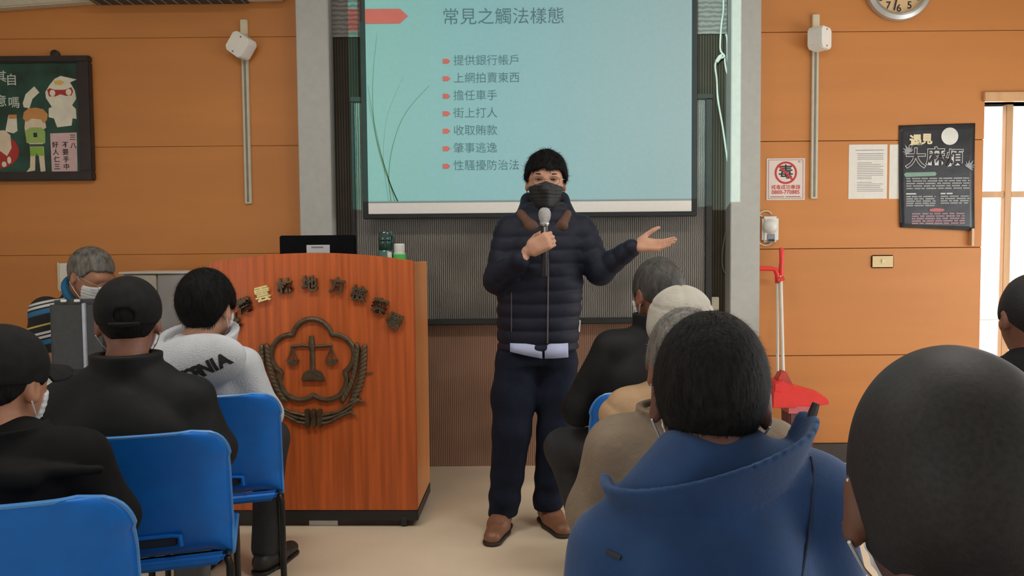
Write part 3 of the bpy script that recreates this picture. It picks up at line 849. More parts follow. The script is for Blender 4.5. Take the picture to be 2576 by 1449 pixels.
MB().add(v, [tuple(range(n)), tuple(range(2 * n - 1, n - 1, -1))] + [(i, i + n, (i + 1) % n + n, (i + 1) % n) for i in range(n)]).build('pan_lip', M_RED, t, bevel=0.004)
# broom
P0, P1 = at(1970, 935, 4.30), at(1964, 690, 4.47)
t = thing('broom', 'red handled broom with brown bristles standing against the wall', 'broom', P0)
MB().tube([rel(P0), rel(P1)], 0.0095, 10).build('pole', M_POLE, t, True)
MB().tube([rel(at(x, y, 4.47)) for x, y in ((1965, 697), (1965, 672), (1966, 660), (1966, 628), (1966, 623))], [0.013, 0.014, 0.012, 0.014, 0.008], 10).build('grip', M_RED, t, True)
q = [rel(at(x, y, 4.27)) for x, y in ((1964, 933), (1978, 933), (1996, 968), (2006, 1000), (1955, 985), (1955, 950))]
v = [tuple(p) for p in q] + [(p.x, p.y + 0.05, p.z) for p in q]
n = len(q)
MB().add(v, [tuple(range(n)), tuple(range(2 * n - 1, n - 1, -1))] + [(i, i + n, (i + 1) % n + n, (i + 1) % n) for i in range(n)]).build('broom_head', mat('red_broom_head', (0.45, 0.05, 0.035), 0.5, 0.15), t, bevel=0.008)
q = [rel(at(x, y, 4.262)) for x, y in ((1956, 986), (1972, 966), (2005, 1000), (2036, 1012), (2030, 1020), (1996, 1018), (1975, 1000))]
v = [tuple(p) for p in q] + [(p.x, p.y + 0.05, p.z) for p in q]
n = len(q)
MB().add(v, [tuple(range(n)), tuple(range(2 * n - 1, n - 1, -1))] + [(i, i + n, (i + 1) % n + n, (i + 1) % n) for i in range(n)]).build('bristles', mat('brown_bristles', (0.34, 0.13, 0.045), 0.8, 0.3, 40, 0.4, 80, stretch=(1, 1, 6)), t, bevel=0.004)

# ------------------------------------------------------------------ lectern
LY = 3.55
pc = at(790, 1000, LY)
ppm = F_PX / LY
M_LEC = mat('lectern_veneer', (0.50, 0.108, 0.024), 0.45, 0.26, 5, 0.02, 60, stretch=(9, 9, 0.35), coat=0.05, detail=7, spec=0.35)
M_LEC_LIT = mat('lectern_side_lit_veneer', (0.74, 0.28, 0.085), 0.38, 0.12, 5, stretch=(9, 9, 0.35), coat=0.15)  # side tone raised so the colour carries the daylight from the right
M_BRONZE = mat('aged_bronze', (0.115, 0.085, 0.052), 0.42, 0.35, 25, 0.3, 60, metal=0.55)
M_GOLD = mat('gold_letter', (0.72, 0.58, 0.25), 0.35, 0.1, metal=0.4)
t = thing('lectern', 'orange-brown wooden lectern with bronze scales emblem and Chinese letters', 'lectern', (pc.x, LY, 0), math.radians(-1.5))
lec = t
def lz(py, px=790): return at(px, py, LY).z
hw = 259 / ppm
z_b, z_side, z_mid = lz(1284), lz(659), lz(636)
D = 0.44
n = 24
arc = [(-hw + 2 * hw * i / n, z_side + (z_mid - z_side) * (1 - (2 * i / n - 1) ** 2)) for i in range(n + 1)]
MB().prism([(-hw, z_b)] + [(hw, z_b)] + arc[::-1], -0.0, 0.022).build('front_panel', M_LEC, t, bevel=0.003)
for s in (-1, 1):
    MB().box((s * hw - (0.022 if s > 0 else 0), 0.022, z_b), (s * hw + (0.022 if s < 0 else 0), D, z_side - 0.006)).build('side_panel', M_LEC_LIT, t, bevel=0.003)
MB().box((-hw + 0.022, 0.022, z_side - 0.13), (hw - 0.022, D, z_side - 0.105)).build('worktop', M_LEC, t)
MB().box((-hw + 0.022, 0.022, z_b), (hw - 0.022, D, z_b + 0.02)).build('bottom_shelf', M_LEC, t)
MB().box((-hw + 0.022, 0.03, z_b + 0.45), (hw - 0.022, D - 0.02, z_b + 0.47)).build('shelf', M_LEC, t)
z_k = lz(1311)
MB().box((-hw - 0.004, 0.004, z_k), (hw + 0.002, D, z_b)).build('plinth', M_BLACK, t, bevel=0.003)
MB().box((-hw + 0.03, 0.03, z_k - 0.035), (hw - 0.03, D - 0.03, z_k)).build('chassis', mat('dark_brown_chassis', (0.05, 0.03, 0.022), 0.6), t)
MB().box((-24 / ppm, 0.0285, z_k - 0.034), (50 / ppm, 0.0305, z_k - 0.006)).build('sticker', M_PAPER, t)
for cx in (-hw + 0.07, hw - 0.065):
    for cy in (0.028, D - 0.06):
        MB().lathe([(0.024, -0.014), (0.029, -0.009), (0.029, 0.009), (0.024, 0.014)], 18, 'X', (cx, cy, 0.029)).build('caster', M_BLACK, t, True)
# emblem
def e2(px, py):
    return ((px - 790) / ppm, -(py - 1000) / ppm + pc.z)
em_c = e2(790, 908)
pts = []
for k in range(5):
    a0 = PI / 2 - k * 2 * PI / 5
    cx, cz = em_c[0] + 57 / ppm * math.cos(a0), em_c[1] + 57 / ppm * math.sin(a0)
    for i in range(13):
        a = a0 + math.radians(76) - math.radians(152) * i / 12
        pts.append((cx + 51 / ppm * math.cos(a), -0.006, cz + 51 / ppm * math.sin(a)))
emb = MB().tube(pts, 0.0125, 8, closed=True).build('emblem', M_BRONZE, t, True)
emb['label'] = 'bronze five-lobed flower emblem with scales and wheat'
def ex(px, py, y=-0.008): 
    q = e2(px, py); return (q[0], y, q[1])
MB().tube([ex(788, 842), ex(788, 868), ex(789, 880)], [0.010, 0.016, 0.012], 10).tube([ex(789, 878), ex(789, 935)], [0.011, 0.013], 10).build('scale_pillar', M_BRONZE, emb, True)
MB().prism([e2(x, y) for x, y in ((760, 956), (822, 956), (812, 934), (797, 928), (783, 928), (768, 934))], -0.02, 0).build('scale_base', M_BRONZE, emb, bevel=0.004)
MB().tube([ex(735, 870), ex(762, 866), ex(789, 869), ex(815, 868), ex(840, 866)], 0.0065, 8).build('scale_beam', M_BRONZE, emb, True)
for cx, cy in ((739, 870), (838, 870)):
    mb = MB()
    for dx in (-14, 0, 14):
        mb.tube([ex(cx, cy), ex(cx + dx, cy + 34)], 0.003, 6)
    mb.prism([e2(x, y) for x, y in ((cx - 16, cy + 33), (cx + 16, cy + 33), (cx + 10, cy + 44), (cx, cy + 47), (cx - 10, cy + 44))], -0.016, 0)
    mb.build('scale_pan', M_BRONZE, emb)
for s in (-1, 1):
    for k in range(13):                # ears of wheat, a pair of grains at each step
        u = k / 12
        bx_ = 122 - 8 * u - 26 * u ** 3
        by = 872 + 130 * u
        for side in (-1, 1):
            gx, gy = 790 + s * (bx_ + side * (8 + 4 * u)), by + (3 if side > 0 else 0)
            g = MB().ball((0, 0, 0), (0.013, 0.012, 0.024), 8, 6).build('wheat_grain', M_BRONZE, emb, True)
            g.location = ex(gx, gy, -0.008); g.rotation_euler = (0, s * (0.2 + 0.5 * u) + side * 0.35, 0)
    MB().tube([ex(790 + s * x, y, -0.006) for x, y in ((118, 1000), (105, 1015), (80, 1035), (45, 1050), (10, 1056))], [0.008, 0.008, 0.009, 0.010, 0.010], 8).build('wheat_stem', M_BRONZE, emb, True)
    MB().tube([ex(790 + s * x, y, -0.010) for x, y in ((133, 1012), (112, 1005), (88, 1020), (60, 1036), (15, 1046))], [0.003, 0.008, 0.007, 0.007, 0.008], 8).build('wheat_leaf', M_BRONZE, emb, True)
    MB().tube([ex(790 + s * x, y, -0.010) for x, y in ((108, 1048), (95, 1036), (70, 1046), (40, 1062), (12, 1066))], [0.003, 0.007, 0.007, 0.008, 0.008], 8).build('wheat_leaf', M_BRONZE, emb, True)
    MB().tube([ex(790 + s * x, y, -0.006) for x, y in ((152, 935), (128, 940), (110, 965), (98, 990))], [0.002, 0.005, 0.005, 0.005], 6).build('wheat_leaf', M_BRONZE, emb, True)
for dx in (-16, 0, 16):
    MB().box((e2(790 + dx - 6, 0)[0], -0.022, e2(0, 1074)[1]), (e2(790 + dx + 6, 0)[0], 0, e2(0, 1028)[1])).build('ribbon_knot', M_BRONZE, emb, bevel=0.004)
for s_, x, y, r_, mm in (('臺', 590, 808, 0.65, M_BRONZE), ('灣', 621, 767, 0.5, M_BRONZE), ('雲', 668, 738, 0.32, M_GOLD), ('林', 724, 719, 0.15, M_BRONZE), ('地', 787, 713, 0.0, M_BRONZE), ('方', 856, 718, -0.15, M_BRONZE), ('檢', 910, 739, -0.3, M_BRONZE), ('察', 962, 770, -0.45, M_BRONZE), ('署', 998, 808, -0.6, M_BRONZE)):
    o = text('raised_letter', s_, 41 / ppm, mm, t, ex(x, y, -0.010), depth=0.010, weight=0.0018, align='CENTER')
    o.rotation_euler = (PI / 2, -r_ * 0.7, 0)

# things on the lectern
zw = z_side - 0.105
base = at(800, 640, LY + 0.2)
t = thing('computer_monitor', 'black monitor with a silver label seen over the lectern top', 'monitor', (base.x, LY + 0.26, zw))
kk = (LY + 0.26) / F_PX
x0, x1 = at(706, 615, LY + 0.26).x - base.x, at(896, 615, LY + 0.26).x - base.x
ztp = at(800, 592, LY + 0.26).z - zw
MB().box((x0, -0.02, 0.02), (x1, 0.012, ztp)).build('monitor_back', mat('matt_black', (0.004, 0.004, 0.005), 0.7, 0.2, spec=0.08), t, bevel=0.005)
MB().box((x0 + 0.012, 0.010, 0.03), (x1 - 0.012, 0.0135, ztp - 0.012)).build('monitor_panel', mat('dark_panel', (0.02, 0.022, 0.026), 0.2), t)
MB().box((-0.1, -0.09, 0), (0.1, 0.05, 0.02)).build('monitor_foot', M_BLACK, t, bevel=0.006)
lx0, lx1 = at(774, 620, LY + 0.26).x - base.x, at(832, 620, LY + 0.26).x - base.x
MB().box((lx0, -0.022, ztp - 50 * kk), (lx1, -0.0195, ztp - 24 * kk)).build('monitor_label', mat('silver_label', (0.50, 0.51, 0.54), 0.35, 0.05), t)
MB().box((lx0 + 12 * kk, -0.0228, ztp - 32 * kk), (lx1 - 16 * kk, -0.0215, ztp - 28 * kk)).build('label_print', M_INK, t)
def lp(px, Y, z): return Vector((at(px, 630, Y).x, Y, z))
b0 = lp(970, LY + 0.16, zw)
t = thing('drinks_bottle', 'dark green drinks bottle with a shiny dark lid on the lectern', 'bottle', b0)
zt = at(970, 582, LY + 0.16).z - zw
M_DG = mat('dark_green_gloss', (0.012, 0.05, 0.042), 0.12, 0.1, coat=0.5)
M_TEAL = mat('smoky_green', (0.07, 0.17, 0.14), 0.12, 0.2, 8, coat=0.4)
MB().lathe([(0.036, 0), (0.038, 0.01), (0.038, zt * 0.60), (0.034, zt * 0.63)], 28).build('bottle_body', M_TEAL, t, True)
MB().lathe([(0.031, zt * 0.63), (0.034, zt * 0.66), (0.035, zt * 0.80), (0.030, zt * 0.82)], 28).build('bottle_collar', M_DG, t, True)
MB().lathe([(0.034, zt * 0.82), (0.035, zt * 0.85), (0.034, zt * 0.96), (0.028, zt)], 28).build('bottle_lid', M_DG, t, True)
MB().tube([(0.033, -0.01, zt * 0.92), (0.042, -0.012, zt * 0.87), (0.040, -0.012, zt * 0.78), (0.033, -0.01, zt * 0.72)], 0.005).build('carry_loop', M_DG, t, True)
MB().box((0.014, -0.039, zt * 0.44), (0.034, -0.022, zt * 0.60)).build('bottle_label', M_WHITE, t, bevel=0.003)
b0 = lp(1005, LY + 0.14, zw)
t = thing('water_bottle', 'small bright green and white bottle with white cap on the lectern', 'bottle', b0)
zt = at(1005, 613, LY + 0.14).z - zw
MB().lathe([(0.027, 0), (0.029, 0.008), (0.029, zt * 0.74), (0.024, zt * 0.80)], 28).build('bottle_body', mat('pale_green_plastic', (0.45, 0.62, 0.48), 0.3, 0.1), t, True)
MB().lathe([(0.0295, zt * 0.2), (0.0298, zt * 0.22), (0.0298, zt * 0.72), (0.0293, zt * 0.73)], 28, cap=False).build('green_band', mat('bright_green', (0.06, 0.50, 0.10), 0.35, 0.3, 4), t, True)
MB().lathe([(0.024, zt * 0.80), (0.025, zt * 0.82), (0.025, zt * 0.98), (0.021, zt)], 24).build('bottle_cap', M_WHITE, t, True)

# ------------------------------------------------------------------ desk corner at the left
M_DESK = mat('grey_white_laminate', (0.60, 0.59, 0.57), 0.35, 0.04)
dx0, dx1, dy0, dy1, dz = -2.55, -1.52, 3.20, 3.68, 0.745
t = thing('desk', 'white-topped desk under the dark grey case', 'desk', ((dx0 + dx1) / 2, (dy0 + dy1) / 2, 0))
w2, d2 = (dx1 - dx0) / 2, (dy1 - dy0) / 2
MB().box((-w2, -d2, dz - 0.03), (w2, d2, dz)).build('desktop', M_DESK, t, bevel=0.006)
MB().box((-w2 + 0.04, -d2 + 0.04, 0.25), (w2 - 0.04, -d2 + 0.055, dz - 0.03)).build('modesty_panel', mat('grey_steel_panel', (0.20, 0.19, 0.18), 0.5), t)
for sx in (-1, 1):
    for sy in (-1, 1):
        MB().tube([(sx * (w2 - 0.05), sy * (d2 - 0.05), 0), (sx * (w2 - 0.05), sy * (d2 - 0.05), dz - 0.03)], 0.018).build('leg', M_BLACK, t, True)
cY = 3.46
c0 = at(186, 925, cY)
t = thing('equipment_case', 'dark grey upright case with a silver vertical strip on the desk', 'case', (c0.x, cY, dz))
ck = cY / F_PX
ch = at(186, 756, cY).z - dz
cw0, cw1 = -62 * ck, 86 * ck
MB().box((cw0, 0, 0.0), (cw1, 0.16, ch)).build('case_body', mat('charcoal_shell', (0.045, 0.048, 0.052), 0.55, 0.15, 40, 0.05, 200), t, bevel=0.02, seg=4)
MB().box((26 * ck, -0.006, 0.004), (36 * ck, 0.01, ch - 0.012)).build('silver_strip', mat('silver_strip', (0.36, 0.38, 0.44), 0.35, 0.1, 30, metal=0.6), t, bevel=0.003)
for x, z in ((-22 * ck, ch + 0.001), (12 * ck, ch + 0.001)):
    MB().box((x - 0.012, 0.0, z - 0.008), (x + 0.012, 0.012, z + 0.004)).build('catch', M_WHITE, t, bevel=0.002)
MB().box((-34 * ck, -0.003, 7 * ck), (-20 * ck, 0.004, 15 * ck)).build('badge', M_WHITE, t, bevel=0.003)

# cabinets against the wall behind the desk
cb = at(300, 700, 4.30)
t = thing('storage_cabinet', 'cream and grey low cabinet against the wall behind the desk', 'cabinet', (at(420, 700, 4.2).x, 4.2, 0))
def cx_(px): return at(px, 700, 4.2).x - at(420, 700, 4.2).x
ht = at(350, 684, 4.2).z
M_CREAM = mat('cream_panel', (0.55, 0.51, 0.43), 0.5, 0.05)
MB().box((cx_(302), 0.02, 0.05), (cx_(560), 0.34, ht - 0.012)).build('carcass', M_CREAM, t, bevel=0.006)
MB().box((cx_(306), 0.0, 0.06), (cx_(392), 0.02, ht - 0.016)).build('door', M_CREAM, t, bevel=0.004)
MB().box((cx_(396), 0.0, 0.06), (cx_(470), 0.02, ht - 0.016)).build('door', mat('grey_door', (0.36, 0.35, 0.34), 0.4, 0.05), t, bevel=0.004)
MB().box((cx_(474), 0.0, 0.06), (cx_(556), 0.02, ht - 0.016)).build('door', M_CREAM, t, bevel=0.004)
MB().box((cx_(300), -0.01, ht - 0.012), (cx_(562), 0.35, ht)).build('cabinet_top', mat('cream_top', (0.66, 0.64, 0.58), 0.4, 0.03), t, bevel=0.003)
t = thing('leather_bag', 'dark taupe bag with studs standing before the grey cabinet door', 'bag', (-1.67, 4.09, 0))
MB().box((-0.17, -0.06, 0.42), (0.15, 0.07, at(412, 838, 4.05).z)).build('bag_body', mat('taupe_leather', (0.085, 0.070, 0.058), 0.5, 0.2, 10), t, bevel=0.04, seg=4)
MB().box((-0.06, -0.06, 0.0), (0.15, 0.07, 0.42)).build('bag_base', mat('taupe_box', (0.10, 0.08, 0.065), 0.6), t, bevel=0.01)
for i in (-1, 0, 1):
    MB().ball((-0.12 + i * 0.04, -0.06, at(412, 846, 4.05).z), 0.006).build('stud', M_STEEL, t, True)
t = wall_root('wall_paper', 'small white sheet on the wall behind the grey-haired man', 'notice', 186, 698)
MB().box((-38 * K, -0.004, -34 * K), (34 * K, 0, 36 * K)).build('sheet', M_PAPER, t)
MB().tube([(-37 * K, -0.008, -30 * K), (-37 * K, -0.008, 38 * K)], 0.005, 6).build('edge_strip', M_BEIGE, t, True)

# ------------------------------------------------------------------ blue chairs
M_BLUE = mat('blue_shell', (0.002, 0.135, 0.54), 0.45, 0.06, 20, 0.02, 300, spec=0.3)
M_RIM_HIGHLIGHT = mat('blue_rim_highlight', (0.06, 0.25, 0.62), 0.35, 0.05, 20)  # lighter blue paints in the highlight along the shell's edge
M_LEG = mat('black_steel', (0.02, 0.018, 0.016), 0.3, 0.2, metal=0.5)
def chair_profile(s):
    """side line of the shell from the seat front (0) to the top of the back (1)"""
    P = [(0.40, 0.415), (0.37, 0.44), (0.30, 0.442), (0.18, 0.432), (0.08, 0.428), (0.035, 0.445), (0.012, 0.49), (0.0, 0.56), (-0.012, 0.65), (-0.03, 0.73), (-0.045, 0.79)]
    u = s * (len(P) - 1); k = min(int(u), len(P) - 2); f = u - k
    p0, p1, p2, p3 = [Vector(P[min(max(i, 0), len(P) - 1)]) for i in (k - 1, k, k + 1, k + 2)]
    return 0.5 * ((2 * p1) + (p2 - p0) * f + (2 * p0 - 5 * p1 + 4 * p2 - p3) * f * f + (3 * p1 - p0 - 3 * p2 + p3) * f ** 3)
def make_chair():
    t = thing('plastic_chair', 'x', 'chair')
    ns, nw = 56, 24
    W = 0.218
    v, f = [], []
    grid = []
    for i in range(ns + 1):
        s = i / ns
        y, z = chair_profile(s)
        w = W
        if s > 0.86:                       # rounded top corners
            q = (s - 0.86) / 0.14
            w = W - 0.012 * q - 0.085 * (1 - math.sqrt(max(0, 1 - q ** 2.6)))
        elif s < 0.12:
            q = (0.12 - s) / 0.12
            w = W - 0.05 * (1 - math.sqrt(max(0, 1 - q ** 2.4)))
        elif s > 0.5:
            w = W - 0.012 * (s - 0.5) / 0.36 * 0.5
        row = []
        for j in range(nw + 1):
            u = 2 * j / nw - 1
            x = w * math.copysign(abs(u) ** 0.9, u)
            e = max(0, (abs(u) - 0.62) / 0.38) ** 2
            back = min(1, max(0, (s - 0.45) / 0.15))
            top_ = max(0, (s - 0.80) / 0.20)
            yy = y + back * (0.055 * e * (1 - 0.8 * top_) + 0.02 * u * u * (1 - 0.5 * top_)) - (1 - back) * 0.0
            zz = z - (1 - back) * 0.022 * e - (1 - back) * 0.006 * (1 - u * u)
            row.append((x, yy, zz))
        grid.append(row)
    th = 0.006
    v = [p for row in grid for p in row]
    n = nw + 1
    f = [(i * n + j, i * n + j + 1, (i + 1) * n + j + 1, (i + 1) * n + j) for i in range(ns) for j in range(nw)]
    o = mesh_obj('seat_shell', v, f, M_BLUE, t, True)
    md = o.modifiers.new('thickness', 'SOLIDIFY'); md.thickness = th; md.offset = 0
    dg = bpy.context.evaluated_depsgraph_get()
    me = bpy.data.meshes.new_from_object(o.evaluated_get(dg)); old = o.data; o.modifiers.clear(); o.data = me; bpy.data.meshes.remove(old); me.name = 'seat_shell'
    per = [grid[i][0] for i in range(ns + 1)] + [grid[ns][j] for j in range(1, nw + 1)] + [grid[i][nw] for i in range(ns - 1, -1, -1)] + [grid[0][j] for j in range(nw - 1, 0, -1)]
    MB().tube(per, 0.0056, 6, closed=True).build('rim_highlight', M_RIM_HIGHLIGHT, t, True)
    # grip slot moulded low in the back
    y0, z0 = chair_profile(0.585)
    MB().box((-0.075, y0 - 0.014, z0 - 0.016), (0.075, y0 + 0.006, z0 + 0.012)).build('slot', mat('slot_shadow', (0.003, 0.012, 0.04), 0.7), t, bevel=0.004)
    MB().tube([(-0.082, y0 - 0.010, z0 + 0.014), (0.06, y0 - 0.012, z0 + 0.014), (0.082, y0 - 0.016, z0 + 0.012), (0.084, y0 - 0.018, z0 - 0.016)], [0.006, 0.006, 0.008, 0.008], 8).build('slot_lip', M_BLUE, t, True)
    MB().prism([(-0.19, 0.40), (0.19, 0.40), (0.205, 0.435), (-0.205, 0.435)], -0.012, 0.02).build('rear_apron', M_BLUE, t, bevel=0.012, seg=3)
    for s in (-1, 1):
        MB().tube([(s * 0.205, 0.0, 0.415), (s * 0.212, -0.012, 0.40), (s * 0.215, -0.03, 0.0)], 0.011, 10).build('leg', M_LEG, t, True)
        MB().tube([(s * 0.205, 0.34, 0.415), (s * 0.212, 0.36, 0.395), (s * 0.215, 0.38, 0.0)], 0.011, 10).build('leg', M_LEG, t, True)
        MB().tube([(s * 0.205, 0.0, 0.415), (s * 0.205, 0.34, 0.415)], 0.010, 8).build('seat_rail', M_LEG, t, True)
    MB().tube([(-0.205, 0.06, 0.412), (0.205, 0.06, 0.412)], 0.009, 8).build('cross_bar', M_LEG, t, True)
    return t
chair0 = make_chair()
def copy_tree(o, parent=None):
    c = o.copy(); C.objects.link(c); c.parent = parent
    for ch in list(o.children):
        copy_tree(ch, c)
    return c
ROWS = {0: 0.40, 1: 0.95, 2: 1.53, 3: 2.10, 4: 2.66}
chairs = [
    (-1.005, ROWS[2], 0.30, 'blue plastic chair in the bottom left corner, under the black-jacketed person in front'),
    (-1.01, ROWS[3], 0.30, 'blue plastic chair with its whole back in view, second from the left edge'),
    (-1.03, ROWS[4], 0.30, 'blue plastic chair behind the white hoodie, beside the lectern'),
    (0.487, ROWS[4], 0.03, 'blue plastic chair of which only a bright left edge shows, beside the speaker'),
    (0.50, ROWS[3], 0.0, 'blue plastic chair hidden behind the khaki jacket'),
    (0.43, ROWS[2], 0.0, 'blue plastic chair hidden behind the blue jacket'),
    (0.33, ROWS[1], 0.0, 'blue plastic chair under the man in the blue jacket'),
    (0.42, ROWS[0], 0.0, 'blue plastic chair under the nearest dark head'),
    (1.58, ROWS[3], 0.0, 'blue plastic chair under the person by the glass door'),
    (-2.36, 3.98, -PI / 2 - 0.30, 'blue plastic chair behind the desk under the grey-haired man'),
]
for i, (x, y, rz, lab) in enumerate(chairs):
    c = chair0 if i == 0 else copy_tree(chair0)
    c.location = (x, y, 0); c.rotation_euler = (0, 0, rz)
    tag(c, lab, 'chair', 'blue plastic chairs of the audience')
# ------------------------------------------------------------------ signed-distance modelling for people and clothes
F32 = np.float32
def _n(v):
    v = np.asarray(v, float); return v / np.linalg.norm(v)
def smin(a, b, k):
    h = np.clip(0.5 + 0.5 * (b - a) / k, 0, 1)
    return b + (a - b) * h - k * h * (1 - h)
def smax(a, b, k):
    return -smin(-a, -b, k)
def U(k, *fs):
    def f(P):
        d = fs[0](P)
        for g in fs[1:]:
            d = smin(d, g(P), k)
        return d
    return f
def CUT(f, g, k=0.006):          # f without g
    return lambda P: smax(f(P), -g(P), k)
def AND(f, g, k=0.006):
    return lambda P: smax(f(P), g(P), k)
def OFF(f, r):
    return lambda P: f(P) - r
def rc(a, b, ra, rb, sq=None, quilt=None):
    a = np.asarray(a, float); b = np.asarray(b, float); ab = b - a; L2 = float(ab @ ab) + 1e-12; ln = math.sqrt(L2)
    def f(P):
        q = P - a.astype(F32)
        t = np.clip(q @ ab.astype(F32) / L2, 0, 1)
        w = q - t[:, None] * ab.astype(F32)
        if sq is not None:
            ax = _n(sq[0]).astype(F32)
            w = w + ((w @ ax) * (sq[1] - 1))[:, None] * ax
        d = np.sqrt((w * w).sum(1)) - (ra + (rb - ra) * t)
        if quilt is not None:
            d = d - quilt[1] * (np.abs(np.sin(PI * (t * ln + quilt[2] if len(quilt) > 2 else t * ln) / quilt[0])) ** 0.6 - 0.6)
        return d
    return f
def ell(c, r, R=None):
    c = np.asarray(c, F32); r = np.asarray(r, F32)
    Rm = None if R is None else np.array(R.to_3x3() if hasattr(R, 'to_3x3') else R, F32)
    def f(P):
        q = P - c
        if Rm is not None:
            q = q @ Rm
        k0 = np.sqrt(((q / r) ** 2).sum(1)); k1 = np.sqrt(((q / (r * r)) ** 2).sum(1)) + 1e-9
        return k0 * (k0 - 1) / k1
    return f
def loft(st, k=0.02, quilt=None, cap=True):
    st = np.array(sorted(st), float)
    z = st[:, 0]
    zz = np.linspace(z[0], z[-1], 200)
    cols = []
    for c in range(1, 5):            # monotone-ish smooth interpolation
        y = st[:, c]; m = np.gradient(y, z)
        i = np.clip(np.searchsorted(z, zz) - 1, 0, len(z) - 2)
        h = z[i + 1] - z[i]; t = (zz - z[i]) / h
        cols.append((2 * t ** 3 - 3 * t ** 2 + 1) * y[i] + (t ** 3 - 2 * t ** 2 + t) * h * m[i] + (-2 * t ** 3 + 3 * t ** 2) * y[i + 1] + (t ** 3 - t ** 2) * h * m[i + 1])
    def f(P):
        Z = P[:, 2]
        cx, cy, rx, ry = [np.interp(Z, zz, c).astype(F32) for c in cols]
        d = (np.sqrt(((P[:, 0] - cx) / rx) ** 2 + ((P[:, 1] - cy) / ry) ** 2) - 1) * np.minimum(rx, ry)
        if quilt is not None:
            d = d - quilt[1] * (np.abs(np.sin(PI * (Z - quilt[2]) / quilt[0])) ** 0.6 - 0.6)
        if cap:
            d = smax(d, np.maximum(z[0] - Z, Z - z[-1]).astype(F32), k)
        return d
    return f
def XF(f, M):
    """place a distance field with a 4x4 matrix (uniform scale)"""
    M = np.array(M, float); s = float(np.linalg.norm(M[:3, 0])); R = (M[:3, :3] / s).astype(F32); t = M[:3, 3].astype(F32)
    return lambda P: f((P - t) @ R / F32(s)) * F32(s)
def wob(P, sc, seed):
    r = np.random.default_rng(seed)
    d = np.zeros(len(P), F32)
    for i in range(7):
        k = r.normal(size=3); k = k / np.linalg.norm(k) * sc * r.uniform(0.6, 1.7)
        d += np.sin(P @ k.astype(F32) + F32(r.uniform(0, 6.28)) + 0.8 * np.sin(P @ (k[::-1] * 0.7).astype(F32)))
    return d / 7
def FOLD(f, amp, sc=22.0, seed=1, stretch=(1, 1, 1)):
    s = np.array(stretch, F32)
    return lambda P: f(P) - amp * wob(P * s, sc, seed)
def BND(f, c, R):
    """evaluate f only near c"""
    c = np.asarray(c, F32)
    def g(P):
        r = np.sqrt(((P - c) ** 2).sum(1))
        d = (r - R + 0.05).astype(F32)
        m = r < R
        if m.any():
            d[m] = f(P[m])
        return d
    return g
def plane(n, d):
    n = _n(n).astype(F32)
    return lambda P: P @ n - F32(d)

